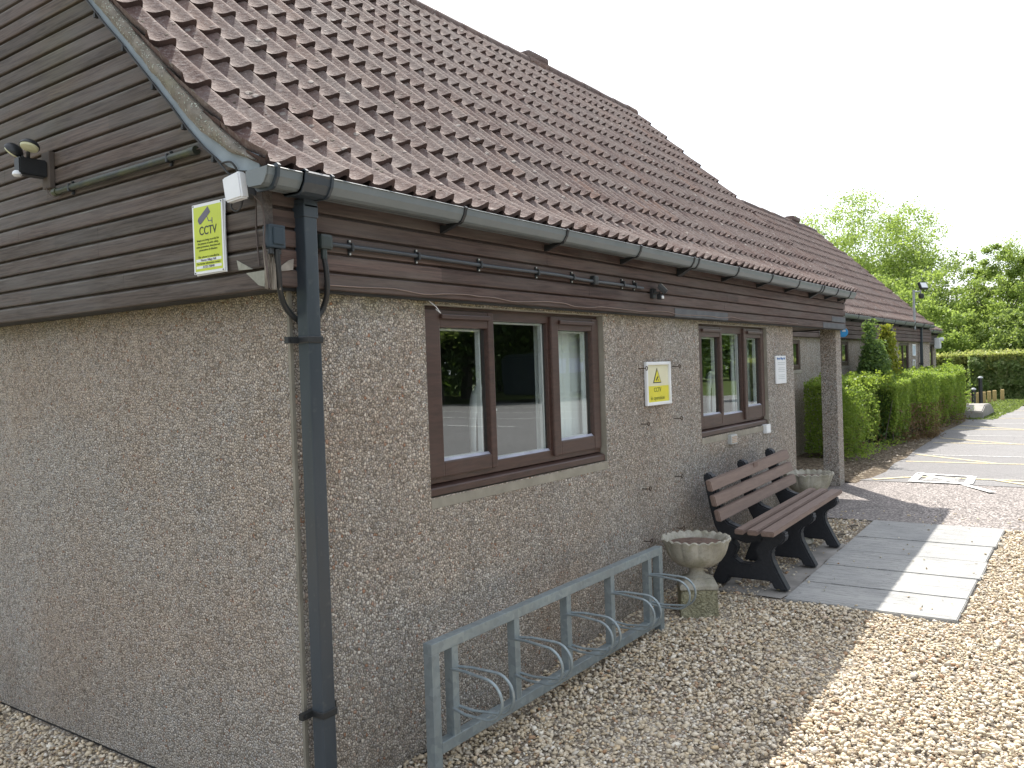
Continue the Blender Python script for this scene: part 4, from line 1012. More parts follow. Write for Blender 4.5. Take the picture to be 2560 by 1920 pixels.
tag(cb.build('cable', M_WIRE), 'thin brown cable running down the corner over the split trim', 'cable')
t = thing('junction_box', 'grey-blue junction box on the brown boards left of the near downpipe', 'box', (-.0, -.07, 2.28))
MJ = simple('junction_box_blue_grey', (.018, .032, .045), .5, var=.15)
b = MB(); b.bbox((-.022, -.098, 2.232), (.058 - .012, -.052, 2.318), .006); b.bbox((-.012, -.104, 2.245), (.036, -.096, 2.306), .004); b.build('box', MJ, t)
for x in (-.005, .028): b = MB(); b.tube([(x, -.075, 2.236), (x, -.075, 2.212)], .011, 12); b.build('gland', M_BLACK, t)
t.location = Vector(t.location) + Vector((-.130, 0, -.006))
t = thing('flexible_conduit', 'black corrugated conduit looping behind the near downpipe', 'conduit', (.06, -.05, 2.1))
b = MB(); pts = [(-.113, -.080, 2.225), (-.103, -.073, 2.142), (-.085, -.055, 2.079), (-.048, -.032, 2.028), (.002, -.022, 1.985), (.06, -.018, 1.965), (.12, -.022, 1.988), (.148, -.032, 2.032), (.140, -.062, 2.092), (.128, -.075, 2.159), (.120, -.076, 2.205), (.117, -.076, 2.25)]
pp = cr(pts, 12); b.tube(pp, .0105, 10, radii=[.0105 + .0014 * (i % 2) for i in range(len(pp))]); b.build('hose', M_BLACK, t, smooth=True)
b = MB(); b.tube([(.118, -.076, 2.21), (.118, -.076, 2.262)], .0125, 12); b.bbox((.09, -.096, 2.245), (.152, -.052, 2.305), .012); b.build('angle_box', simple('dark_green_plastic', (.028, .038, .036), .5), t)
t = thing('conduit', 'long thin black conduit clipped along the brown boards to the floodlight', 'pipe', (1.5, -.07, 2.27))
b = MB(); pp = cr([(.15, -.068, 2.272), (.6, -.068, 2.272), (1.2, -.068, 2.268), (1.8, -.068, 2.271), (2.1, -.068, 2.262), (2.5, -.068, 2.262), (2.85, -.068, 2.258)], 6); b.tube(pp, .0095, 10); b.build('pipe', simple('black_conduit', (.045, .053, .062), .4), t, smooth=True)
for x in (.27, .67, 1.12, 1.62, 1.98, 2.58, 2.74):
    b = MB(); b.bbox((x - .006, -.082, 2.252), (x + .006, -.053, 2.286), .003); b.bbox((x - .006, -.060, 2.238), (x + .006, -.053, 2.30), .002); b.build('pipe_clip', M_BLACK, t)
    b = MB(); 
    for z in (2.243, 2.295): b.lathe([(.0045, -.064), (.0045, -.058)], (x, 0, z), 8, 1)
    b.build('screw', M_SCREW, t)
b = MB(); b.bbox((2.20, -.085, 2.24), (2.25, -.05, 2.295), .01); b.build('coupling', M_BLACK, t)
t = thing('floodlight', 'small black floodlight with a sensor tilted out from the brown boards', 'lamp', (3.05, -.06, 2.24))
b = MB(); b.bbox((2.98, -.075, 2.20), (3.03, -.05, 2.265), .004); b.tube([(3.0, -.07, 2.235), (3.02, -.11, 2.235)], .009, 8); b.build('bracket', M_BLACK, t)
def tilt(b, c, a, rot=0.0):
    M_ = Matrix.Translation(c) @ Matrix.Rotation(rot, 4, 'Z') @ Matrix.Rotation(a, 4, 'X'); b.v = [tuple(M_ @ Vector(v)) for v in b.v]
b = MB(); b.bbox((-.048, -.012, -.035), (.048, .012, .035), .004)
for k in range(6): b.box((-.04 + k * .015, .010, -.03), (-.034 + k * .015, .022, .03))
tilt(b, (3.03, -.125, 2.262), rad(-42), rad(25)); b.build('head', M_BLACK, t)
b = MB(); b.box((-.040, -.0135, -.028), (.040, -.0115, .028)); tilt(b, (3.03, -.125, 2.262), rad(-42), rad(25)); b.build('lens', simple('led_panel', (.6, .58, .47), .3), t)
b = MB(); b.bbox((3.0, -.125, 2.19), (3.04, -.09, 2.225), .008); b.build('motion_sensor', M_BLACK, t); b = MB(); b.bbox((3.005, -.132, 2.194), (3.03, -.122, 2.214), .004); b.build('sensor_lens', M_WHITE, t)
# cable stapled along the bottom of the boards
r = random.Random(5); cb = MB(); pts = []; x = .16
while x < 6.15:
    pts.append((x, -.056, 2.112 + r.uniform(-.006, .004) + (.006 if int(x * 3) % 2 else 0))); x += r.uniform(.09, .2)
cb.tube(cr(pts, 3), .0026, 6); tag(cb.build('cable', simple('pale_brown_cable', (.22, .165, .14), .7, var=.2)), 'thin brown cable tacked along the lower edge of the front boards', 'cable')
cb = MB(); cb.tube([(.80, -.01, 2.085), (.83, -.03, 2.055), (.87, -.02, 2.03), (.86, .0, 2.05)], .0018, 6); tag(cb.build('loose_wire', M_WHITE), 'short loose white wire above the top corner of the larger window', 'wire')
# screw eyes in the wall
eyes = [(2.913, 1.738, 'behind the left edge of the framed CCTV sign'), (3.432, 1.744, 'just right of the top of the framed CCTV sign'), (2.918, 1.372, 'below the left edge of the framed CCTV sign'), (3.436, 1.376, 'below the right edge of the framed CCTV sign'),
        (2.913, .945, 'lower left, half way down the wall between the windows'), (3.416, .966, 'lower right, half way down the wall between the windows'), (2.908, .60, 'above the end of the bicycle rack'), (3.414, .60, 'on the wall just behind the rim of the nearer urn')]
for x, z, w_ in eyes:
    b = MB(); pts = [(x + .013 * math.cos(a), -.045, z + .013 * math.sin(a)) for a in [2 * math.pi * i / 14 for i in range(15)]]; b.tube(pts, .003, 6, cap=False); b.tube([(x - .012, -.045, z), (x - .024, -.03, z), (x - .026, .004, z)], .003, 6)
    tag(b.build('screw_eye', M_RUST), 'small rusty screw eye ' + w_, 'hook', 'rusty screw eyes in the pebbledash')
def vent(x0, x1, z0, z1, mface, label):
    t = thing('vent_cover', label, 'vent', ((x0 + x1) / 2, 0, z0)); b = MB(); b.bbox((x0, -.032, z0), (x1, .01, z1), .005); b.build('cover', M_WHITE if mface is M_WHITE else simple('aged_white', (.42, .43, .42), .5), t)
    b = MB()
    for k in range(4):
        z = z0 + .012 + k * (z1 - z0 - .022) / 4; b.prism([(-.034, z), (-.034, z + .005), (-.030, z + .012), (-.030, z)], 0, x0 + .016, x1 - .016)
    b.build('louvres', mface, t)
vent(4.402, 4.535, 1.100, 1.176, simple('tan_plastic', (.36, .26, .18), .6), 'square vent cover with a tan grille below the window above the bench')
vent(5.245, 5.352, 1.122, 1.200, M_WHITE, 'white vent cover below the right corner of the window above the bench')
t = thing('porch_lamp', 'small white box lamp fixed to the boards deep in the porch', 'lamp', (11.1, 1.08, 2.17)); b = MB(); b.bbox((11.0, 1.02, 2.13), (11.2, 1.10, 2.2), .01); b.build('cover', M_WHITE, t)
b = MB(); b.box((11.05, 1.10, 2.14), (11.15, 1.125, 2.19)); b.build('base', M_LEADG, t)
t = thing('round_sign', 'blue and white sign projecting from the boards beyond the porch pillar', 'sign', (12.5, 1.0, 2.19))
b = MB(); b.lathe([(.085, .0), (.085, .012)], (0, 0, 0), 24, 0); b.v = [(12.12 + v[0], 1.04 + v[1] * .9, 2.19 + v[2] * .9) for v in b.v]; b.build('disc', simple('bright_sign_blue', (.05, .30, .62), .4), t)
b = MB(); b.box((12.115, 1.0, 2.20), (12.12, 1.05, 2.23)); b.build('white_mark', M_WHITE, t); b = MB(); b.box((12.13, 1.06, 2.16), (12.14, 1.125, 2.22)); b.build('bracket', M_BLACK, t)
for x0, x1, z0, z1, l in ((18.28, 18.62, 1.78, 2.04, 'pale blue notice beside the wing door, upper one'), (18.28, 18.55, 1.38, 1.70, 'white framed notice beside the wing door, lower one')):
    t = thing('notice', l, 'sign', (x0, 1.14, z0)); b = MB(); frame_rect(b, x0, x1, z0, z1, 1.13, 1.149, .03); b.build('frame', M_WHITE, t); b = MB(); b.box((x0 + .02, 1.138, z0 + .02), (x1 - .02, 1.1485, z1 - .02)); b.build('paper', simple('notice_paper', (.45, .55, .62), .6) if z0 > 1.7 else simple('notice_paper_olive', (.42, .42, .30), .6), t)
t = thing('wing_camera', 'white security camera under the eaves at the far corner of the hall', 'camera', (25.6, 1.8, 2.1)); b = MB(); b.bbox((25.5, 1.70, 1.98), (25.72, 1.87, 2.3), .03); b.build('housing', M_WHITE, t); b = MB(); b.lathe([(.05, 1.62), (.06, 1.70)], (25.6, 0, 2.25), 16, 1); b.build('lens_hood', M_WHITE, t)
t = thing('light_mast', 'grey mast with a square floodlight rising in front of the wing roof', 'lamp', (18.55, 1.06, 2.4))
b = MB(); b.tube([(18.1, 1.05, 2.36), (18.1, 1.05, 3.22)], .026, 12); b.tube([(18.1, 1.05, 3.18), (18.2, .93, 3.18)], .015, 8); b.tube([(18.2, .93, 3.08), (18.2, .93, 3.34)], .018, 8); b.build('pole', M_METALP, t, smooth=True)
b = MB(); b.bbox((-.11, -.03, -.08), (.11, .03, .08), .008); tilt(b, (18.2, .88, 3.30), rad(-25), rad(-30)); b.build('floodlight_head', M_BLACK, t); b = MB(); b.box((-.09, -.034, -.06), (.09, -.031, .06)); tilt(b, (18.2, .88, 3.30), rad(-25), rad(-30)); b.build('lens', M_WHITE, t)
b = MB(); b.lathe([(.001, .0), (.05, .01), (.06, .06), (.05, .11), (.001, .12)], (18.2, .92, 3.02), 16); b.build('dome_camera', M_BLACK, t, smooth=True)
t = thing('wing_lamp', 'dark lamp under the wing gutter behind the young conifer', 'lamp', (15.5, 1.1, 2.3)); b = MB(); b.bbox((15.45, .98, 2.2), (15.6, 1.12, 2.34), .02); b.build('head', M_BLACK, t)

# ================================================================ loose gravel
def pebbles():
    rng = np.random.default_rng(11)
    areas = [(-.7, 3.44, -3.0, -.005, 3900), (3.44, 6.05, -3.0, -1.77, 3400), (3.46, 6.05, -.70, -.005, 1500), (-1.7, -.01, .15, 3.6, 3800), (-.7, -.01, -.005, .15, 2500), (3.46, 6.05, -1.77, -.70, 7), (6.05, 6.5, -3.0, -.0, 45)]
    P_ = []
    for x0, x1, y0, y1, d in areas:
        n = int((x1 - x0) * (y1 - y0) * d); q = np.stack([rng.uniform(x0, x1, n), rng.uniform(y0, y1, n)], 1)
        if d == 1500:
            keep = (q[:, 1] > -.23) | ((q[:, 0] > 5.13)) | ((q[:, 1] > -.55) & (q[:, 1] < -.3) & (rng.random(n) < .75)) | (rng.random(n) < .05)
            q = q[keep]
        P_.append(q)
    P_ = np.concatenate(P_); n = len(P_)
    # unit pebble: cube with face centres, pushed to a sphere
    cv = np.array([(-1, -1, -1), (1, -1, -1), (1, 1, -1), (-1, 1, -1), (-1, -1, 1), (1, -1, 1), (1, 1, 1), (-1, 1, 1), (0, 0, -1.5), (0, 0, 1.5), (0, -1.5, 0), (0, 1.5, 0), (-1.5, 0, 0), (1.5, 0, 0)], float)
    cv /= np.array([np.linalg.norm(v) for v in cv])[:, None]
    fq = [((0, 3, 2, 1), 8), ((4, 5, 6, 7), 9), ((0, 1, 5, 4), 10), ((2, 3, 7, 6), 11), ((0, 4, 7, 3), 12), ((1, 2, 6, 5), 13)]
    F = np.array([(q[k], q[(k + 1) % 4], c) for q, c in fq for k in range(4)])
    s = np.clip(rng.lognormal(math.log(.0080), .33, n), .004, .019); sc = np.stack([s * rng.uniform(.95, 1.5, n), s * rng.uniform(.7, 1.05, n), s * rng.uniform(.38, .75, n)], 1)
    jit = 1 + rng.uniform(-.2, .2, (n, 14, 1)); V = cv[None] * jit * sc[:, None, :]
    a = rng.uniform(0, 2 * np.pi, n); tx = rng.normal(0, .38, n); ty = rng.normal(0, .38, n)
    def rot(V, ang, i, j):
        c, s_ = np.cos(ang)[:, None], np.sin(ang)[:, None]; A, B = V[..., i].copy(), V[..., j].copy(); V[..., i] = A * c - B * s_; V[..., j] = A * s_ + B * c
    rot(V, tx, 1, 2); rot(V, ty, 0, 2); rot(V, a, 0, 1)
    gz = np.array([G(x) for x in P_[:, 0]]); 
    spill = (P_[:, 0] > 3.46) & (P_[:, 1] < -.70) & (P_[:, 1] > -1.77) | (P_[:, 0] > 6.05)
    # a little heap against the wall, gentle undulation
    wave = .007 * np.sin(P_[:, 0] * 4.1 + 1.3 * np.sin(P_[:, 1] * 3)) + .006 * np.sin(P_[:, 1] * 5.3 + P_[:, 0] * 2.1)
    heap = np.where((P_[:, 1] > -.22) & (P_[:, 0] > 1.0), .045 * (P_[:, 1] + .22) / .22, 0) * np.clip((P_[:, 0] - 1) / 1.5, 0, 1)
    z = gz + np.where(P_[:, 0] > 3.45, 0, wave) + heap + np.where(spill, .018, rng.uniform(-.010, .008, n))
    V = V + np.stack([P_[:, 0], P_[:, 1], z], 1)[:, None, :]
    F = (F[None] + (np.arange(n) * 14)[:, None, None]).reshape(-1, 3)
    o = npmesh('gravel', V.reshape(-1, 3), F, M_GRAV, None, True); tag(o, kind='stuff')
pebbles()
def gravel_litter():
    rng = np.random.default_rng(3); n = 150; P_ = np.stack([rng.uniform(.2, 6, n), rng.uniform(-2.6, -.05, n)], 1)
    P_ = np.c_[P_, [G(x) + .02 for x in P_[:, 0]]]; V, F = leaf_cards(P_, .011 * rng.uniform(.5, 1.5, n), rng, 3.0)
    tag(npmesh('fallen_leaves', V, F, mat_leaf('fallen_leaf', [(.10, .15, .03), (.20, .17, .08), (.25, .17, .09), (.12, .08, .05)], (.3, .3, .1), .2)), kind='stuff')
# heap surface under the pebbles by the wall
b = MB(); xs = [1.0 + i * .25 for i in range(10)]
vs = []
for x in xs:
    k_ = min(1, (x - 1) / 1.5); vs += [(x, -.25, G(x) - .02), (x, -.10, G(x) + .02 * k_), (x, -.001, G(x) + .040 * k_)]
b.add(vs, [(i * 3 + j, i * 3 + j + 3, i * 3 + j + 4, i * 3 + j + 1) for i in range(9) for j in range(2)]); tag(b.build('gravel_bank', M_GRAVG), kind='structure')
b = MB(); gravel_litter_later = True
rr = random.Random(8)
for c in ((5.25, -.62, .12), (5.62, -.64, .16)):
    pts = [(c[0] + k * .05, c[1] + .02 * math.sin(k * 1.7) + k * .004, G(c[0]) + .016 + .01 * math.sin(k)) for k in range(5)]; bb = MB(); bb.tube(pts, .007, 6, radii=[.004, .008, .009, .006, .003])
    tag(bb.build('twig', M_BARK), 'dark twig lying on the gravel past the bench, %s' % ('nearer the bench' if c[0] < 5.5 else 'nearer the asphalt'), 'twig')

# ================================================================ foliage
def leaf_cards(P_, s, rng, up=.35):
    """diamond leaves, one island each, at points P_ with sizes s"""
    n = len(P_); nrm = rng.normal(0, 1, (n, 3)); nrm[:, 2] += up; nrm /= np.linalg.norm(nrm, axis=1)[:, None]
    t = rng.normal(0, 1, (n, 3)); t -= nrm * (t * nrm).sum(1)[:, None]; t /= np.linalg.norm(t, axis=1)[:, None]; w = np.cross(nrm, t)
    s = s[:, None]
    V = np.stack([P_ - t * s, P_ + w * s * .55 + nrm * s * .12, P_ + t * s, P_ - w * s * .55 + nrm * s * .12], 1)
    return V.reshape(-1, 3), (np.arange(n * 4).reshape(n, 4))
gravel_litter()
M_LHEDGE = mat_leaf('hedge_leaves', [(.06, .10, .02), (.11, .18, .03), (.17, .26, .045), (.24, .33, .06), (.30, .27, .09)], (.46, .62, .09), .5)
M_LDARK = mat_leaf('laurel_leaves', [(.07, .12, .04), (.14, .21, .07), (.24, .31, .12), (.36, .37, .20)], (.36, .5, .11), .4)
M_LTREE = mat_leaf('spring_leaves', [(.11, .17, .03), (.17, .245, .05), (.235, .315, .075), (.30, .38, .11)], (.46, .60, .12), .52)
M_LCON = mat_leaf('conifer_leaves', [(.035, .07, .03), (.06, .115, .04), (.10, .17, .05), (.20, .27, .06)], (.34, .48, .09), .4)
M_LBACK = mat_leaf('woodland_leaves', [(.06, .10, .028), (.105, .16, .04), (.16, .225, .06), (.24, .30, .09)], (.42, .54, .12), .5)
M_LREFL = mat_leaf('dark_leaves', [(.02, .05, .013), (.045, .095, .022), (.085, .15, .034), (.16, .24, .05)], (.2, .32, .04), .35)
def hedge(name, label, x0, x1, yf, yb, z0, ztop, n, leaf, mat, seed, bare=0.0, group=None, gaps=(), face='y'):
    """clipped hedge; yf/ztop are functions along x.  Leaves on the shell and inside, stems below"""
    rng = np.random.default_rng(seed); t = thing(name, label, 'hedge', ((x0 + x1) / 2, (yf((x0 + x1) / 2) + yb) / 2, z0), group)
    X = rng.uniform(x0, x1, n); V0 = rng.random(n); kind = rng.random(n)
    YF = np.array([yf(x) for x in X]); ZT = np.array([ztop(x) for x in X])
    lump = np.array([noise.noise(Vector((x * 1.6, v * 2.2, seed))) for x, v in zip(X, V0)]) * .10 + np.array([noise.noise(Vector((x * 5, v * 5, seed + 4))) for x, v in zip(X, V0)]) * .05
    Y = np.empty(n); Z = np.empty(n)
    f = kind < .48; top = (kind >= .48) & (kind < .80); ins = (kind >= .80) & (kind < .93); ends = kind >= .93
    dep = np.abs(rng.normal(0, .06, n))
    Z[f] = z0 + (ZT - z0)[f] * V0[f]; Y[f] = (YF - lump + dep)[f] + .06 * (1 - V0[f])
    Y[top] = (YF + (yb - YF) * V0)[top]; Z[top] = (ZT + lump * .7 - dep * .7 + np.abs(rng.normal(0, .03, n)))[top]
    Y[ins] = (YF + .15 + (yb - YF - .15) * V0)[ins]; Z[ins] = z0 + (ZT - z0)[ins] * rng.random(ins.sum())
    e2 = rng.random(n) < .75; X = np.where(ends, np.where(e2, x0, x1) + (dep + lump * .5) * np.where(e2, 1, -1), X); Y[ends] = (YF + (yb - YF) * V0)[ends]; Z[ends] = z0 + (ZT - z0)[ends] * rng.random(ends.sum())
    keep = np.ones(n, bool); hh = (Z - z0) / (ZT - z0)
    keep &= ~((hh < bare * (1 + .8 * np.array([noise.noise(Vector((x * 2.5, 0, seed + 9))) for x in X]))) & (rng.random(n) < .93))
    for gx0, gx1 in gaps: keep &= ~((X > gx0) & (X < gx1) & f & (rng.random(n) < .8))
    P_ = np.stack([X, Y, Z], 1)[keep]; s = leaf * rng.uniform(.6, 1.35, len(P_)); V, F = leaf_cards(P_, s, rng)
    npmesh('foliage', V, F, mat, t)
    b = MB(); r = random.Random(seed)
    k = int((x1 - x0) * 9)
    for i in range(k):
        x = r.uniform(x0 + .05, x1 - .05); y = r.uniform(yf(x) + .08, yb - .1); p = [(x, y, z0 - .02)]; h = (ztop(x) - z0) * r.uniform(.6, .97)
        dx, dy = r.uniform(-.18, .18), r.uniform(-.18, .1)
        for q in range(1, 4): p.append((x + dx * q / 3 + r.uniform(-.03, .03), y + dy * q / 3, z0 + h * q / 3))
        b.tube(p, .01, 5, radii=[.013, .010, .007, .003], cap=False)
    b.build('stems', M_BARK, t); return t
GF = G(9)
def hf(x):
    base = .46 if x < 11.6 else (.62 if x < 12.05 else .14)
    return base + .10 * math.sin(x * 2.1) * (x > 12) + .05 * math.sin(x * 5.3)
hedge('hedge', 'long clipped green hedge with brown patches between the porch pillar and the car park', 9.72, 19.0, hf, .98, GF, lambda x: 1.42 - .006 * (x - 9.7) + .05 * math.sin(x * 1.9) + .03 * math.sin(x * 5.1), 150000, .0175, M_LHEDGE, 21, bare=.20, gaps=((11.65, 12.1),))
# dead brown leaves low in the hedge
rng = np.random.default_rng(5); n = 5200; X = np.concatenate([rng.normal(13.6, .45, n // 2), rng.uniform(9.8, 18.9, n // 2)]); V0 = rng.random(n) ** 1.5
P_ = np.stack([X, np.array([hf(x) for x in X]) + rng.normal(.06, .07, n), GF + .02 + V0 * .6], 1); V, F = leaf_cards(P_, .018 * rng.uniform(.6, 1.4, n), rng)
par = [o for o in bpy.data.objects if o.name == 'hedge'][0]
npmesh('dead_leaves', V, F, mat_leaf('dead_leaf', [(.09, .055, .03), (.15, .10, .05), (.22, .15, .08)], (.3, .2, .08), .3), par)
# upright shoots on top of the hedge
n = 5200; c = rng.uniform(9.9, 18.8, 230); X = np.repeat(c, n // 230 + 1)[:n]; hgt = np.repeat(rng.uniform(.05, .20, 230), n // 230 + 1)[:n]; f = rng.random(n)
Yc = np.repeat(rng.uniform(.3, .95, 230), n // 230 + 1)[:n]
P_ = np.stack([X + rng.normal(0, .02, n), Yc + rng.normal(0, .02, n), 1.38 + hgt * f], 1); V, F = leaf_cards(P_, .022 * rng.uniform(.6, 1.4, n), rng); npmesh('shoots', V, F, mat_leaf('shoot_leaf', [(.10, .18, .02), (.16, .25, .03), (.24, .30, .05)], (.4, .5, .06), .45), par)
# litter on the soil bed
n = 2600; X = rng.uniform(7.95, 13, n) if True else 0; P_ = np.stack([X, rng.uniform(-.12, 1.1, n), GF + .035 + rng.uniform(0, .015, n)], 1); V, F = leaf_cards(P_, .014 * rng.uniform(.5, 1.5, n), rng, 3.0)
tag(npmesh('leaf_litter', V, F, mat_leaf('litter', [(.10, .075, .05), (.2, .16, .11), (.34, .29, .22)], (.2, .15, .08), .1)), kind='stuff')
n = 350; X = rng.uniform(9.6, 12.4, n); P_ = np.stack([X, rng.uniform(.2, .55, n), GF + .05 + rng.random(n) * .08], 1); V, F = leaf_cards(P_, .02 * rng.uniform(.5, 1.5, n), rng); tag(npmesh('weeds', V, F, M_LHEDGE), kind='stuff')

def shrub(name, label, x, y, z0, h, w, n, leaf, mat, seed, cone=.6, spires=0, group=None, cat='shrub'):
    rng = np.random.default_rng(seed); t = thing(name, label, cat, (x, y, z0), group); f = rng.random(n) ** .8; a = rng.uniform(0, 2 * np.pi, n)
    rr = w * (1 - cone * f ** 1.6) * np.sqrt(rng.uniform(.15, 1, n)) * (1 + np.abs(rng.normal(0, .22, n))) * (1 + .25 * np.array([noise.noise(Vector((math.cos(q) * 2, math.sin(q) * 2, k * 4 + seed))) for q, k in zip(a, f)]))
    P_ = np.stack([x + rr * np.cos(a), y + rr * np.sin(a) * .6, z0 + f * h], 1)
    if spires:
        m_ = n // 4; c = rng.uniform(-w * .7, w * .7, spires); idx = rng.integers(0, spires, m_); g_ = rng.random(m_); sh = rng.uniform(.15, .5, spires)
        P2 = np.stack([x + c[idx] + rng.normal(0, .05, m_) * (1.3 - g_), np.full(m_, y) + rng.normal(0, .05, m_), z0 + h * .75 + g_ * sh[idx] * h * .9], 1); P_ = np.concatenate([P_, P2])
    V, F = leaf_cards(P_, leaf * rng.uniform(.6, 1.4, len(P_)), rng); npmesh('foliage', V, F, mat, t)
    b = MB(); r = random.Random(seed)
    for k in range(7): b.tube([(x + r.uniform(-.06, .06), y, z0 - .02), (x + r.uniform(-.3, .3) * w, y, z0 + h * .5), (x + r.uniform(-.5, .5) * w, y, z0 + h * .95)], .02, 5, radii=[.02, .012, .004], cap=False)
    b.build('stems', M_BARK, t); return t
shrub('conifer_shrub', 'dark bushy conifer rising above the hedge against the wing wall', 12.75, .72, GF, 1.7, .66, 12000, .026, M_LCON, 31, .82, 6)
shrub('bush', 'tall yellow-green bush beside the dark conifer above the hedge', 13.7, .70, GF, 1.85, .34, 3600, .028, mat_leaf('yellowish_leaf', [(.08, .13, .015), (.15, .2, .02), (.26, .28, .03), (.24, .14, .04)], (.4, .45, .05), .4), 32, .5, 3)
shrub('bush', 'small leafy bush in front of the wing door above the hedge', 16.6, .55, GF, 1.15, .4, 2500, .028, M_LHEDGE, 33, .4, 4)
shrub('bush', 'pale thin bush by the far end of the wing', 22.4, 1.0, GF, 1.15, .6, 2500, .035, M_LHEDGE, 34, .4, 4)

def tree(name, label, x, y, z0, h, cw, ch, seed, mat, nleaf, leaf, stems=1, fork=.3, trunk=.22, open_=.5, group=None, levels=4, fill=0.0):
    """trunk, forking limbs and leaf clusters around the outer twigs; crown centre at height h-ch/2"""
    r = random.Random(seed); rng = np.random.default_rng(seed); t = thing(name, label, 'tree', (x, y, z0), group); segs = MB(); tips = []
    cz = z0 + h - ch / 2
    def inside(p, k=1.0): return ((p.x - x) / (cw / 2 * k)) ** 2 + ((p.y - y) / (cw / 2 * k)) ** 2 + ((p.z - cz) / (ch / 2 * k)) ** 2 < 1
    def grow(p, d, L_, rad_, lv):
        pts = [p.copy()]; rs_ = [rad_]; n = 4
        for i in range(n):
            d = (d + Vector((r.uniform(-.16, .16), r.uniform(-.16, .16), r.uniform(-.05, .16)))).normalized(); p = p + d * L_ / n; pts.append(p.copy()); rs_.append(rad_ * (1 - .45 * (i + 1) / n))
            if not inside(p, 1.0) and p.z > z0 + h * fork: break
        segs.tube(pts, rad_, 6 if lv < 2 else 4, cap=False, radii=rs_[:len(pts)])
        if lv >= 2: tips.extend([(q.copy(), lv) for q in pts[1:]])
        if lv >= levels or not inside(p, 1.0) and p.z > z0 + h * .55: tips.append((p.copy(), 9)); return
        for i in range(r.choice((2, 3, 3)) if lv else 5):
            ax = Vector((r.uniform(-1, 1), r.uniform(-1, 1), r.uniform(-.25, .6))).normalized(); nd = (d * (1.0 if lv else .9) + ax * r.uniform(.55, .95)).normalized()
            q = pts[-1] if r.random() < .6 else pts[max(1, len(pts) - 2)]
            grow(q, nd, L_ * r.uniform(.62, .85), rs_[len(pts) - 1] * r.uniform(.62, .8), lv + 1)
    for k in range(stems):
        a = 2 * math.pi * k / stems + r.uniform(-.4, .4); lean = Vector((math.cos(a) * .28, math.sin(a) * .28, 1)) if stems > 1 else Vector((r.uniform(-.05, .05), 0, 1))
        grow(Vector((x + (math.cos(a) * .25 if stems > 1 else 0), y + (math.sin(a) * .25 if stems > 1 else 0), z0 - .1)), lean.normalized(), h * fork, trunk / math.sqrt(stems), 0)
    segs.build('trunk', M_BARK, t, smooth=True)
    tp = np.array([tuple(q[0]) for q in tips]); 
    if len(tp) > 0:
        idx = rng.integers(0, len(tp), nleaf); sp = cw * .035 / max(.3, open_); P_ = tp[idx] + rng.normal(0, sp, (nleaf, 3))
        if fill:
            m_ = int(nleaf * fill); k_ = max(40, int(cw * ch * 2.2)); d_ = rng.normal(0, 1, (k_, 3)); d_ /= np.linalg.norm(d_, axis=1)[:, None]; d_ *= rng.uniform(.3, 1.0, (k_, 1)) ** .6; d_[:, 2] = np.where(d_[:, 2] < -.35, -d_[:, 2], d_[:, 2])
            c_ = np.array([x, y, cz]) + d_ * np.array([cw / 2, cw / 2, ch / 2]) * .96; P_ = np.concatenate([P_, c_[rng.integers(0, k_, m_)] + rng.normal(0, cw * .032, (m_, 3)) * np.array([1, 1, .7])])
        P_ = P_[P_[:, 2] > z0 + .3]
        V, F = leaf_cards(P_, leaf * rng.uniform(.6, 1.4, len(P_)), rng, .6); npmesh('crown', V, F, mat, t)
    return t
tree('tree', 'tall open-crowned tree in fresh leaf rising beyond the end of the wing roof', 45.6, 8.3, .3, 10.3, 9.6, 9.0, 41, M_LTREE, 34000, .062, stems=4, fork=.25, trunk=.5, open_=1.5, levels=5, fill=.7)
tree('tree', 'slender pointed tree at the right edge of the view behind the far hedge', 43.0, 2.0, .3, 6.9, 3.2, 5.6, 43, M_LTREE, 4500, .05, fork=.40, trunk=.16, open_=.6, fill=2.6)
back = [(40.5, 5.2, 6.0, 5.4, 'broad low tree right behind the far corner of the hall'), (44.0, 4.0, 6.8, 5.4, 'rounded green tree left of the slender pointed tree'), (41.5, 1.9, 5.2, 4.6, 'bushy tree at the foot of the slender pointed tree'), (47.5, 1.2, 6.6, 6.0, 'bushy tree filling the right edge of the view'), (38.0, 3.6, 3.6, 4.0, 'low green tree just above the far hedge beside the hall'),
        (52.0, 10.5, 6.0, 6.5, 'tree mostly hidden behind the wing roof'), (43.5, -1.8, 4.6, 5.2, 'outermost bushy tree beyond the right edge of the hedge'), (37.5, 1.0, 3.3, 3.6, 'low thicket tree above the far hedge')]
for i, (x, y, h, w, l) in enumerate(back):
    tree('tree', l, x, y, .3, h, w, h * .95, 60 + i, M_LBACK if i % 2 else M_LTREE, 22000, .066, fork=.22, trunk=.14, open_=.35, group='trees behind the far hedge', levels=3, fill=.2)
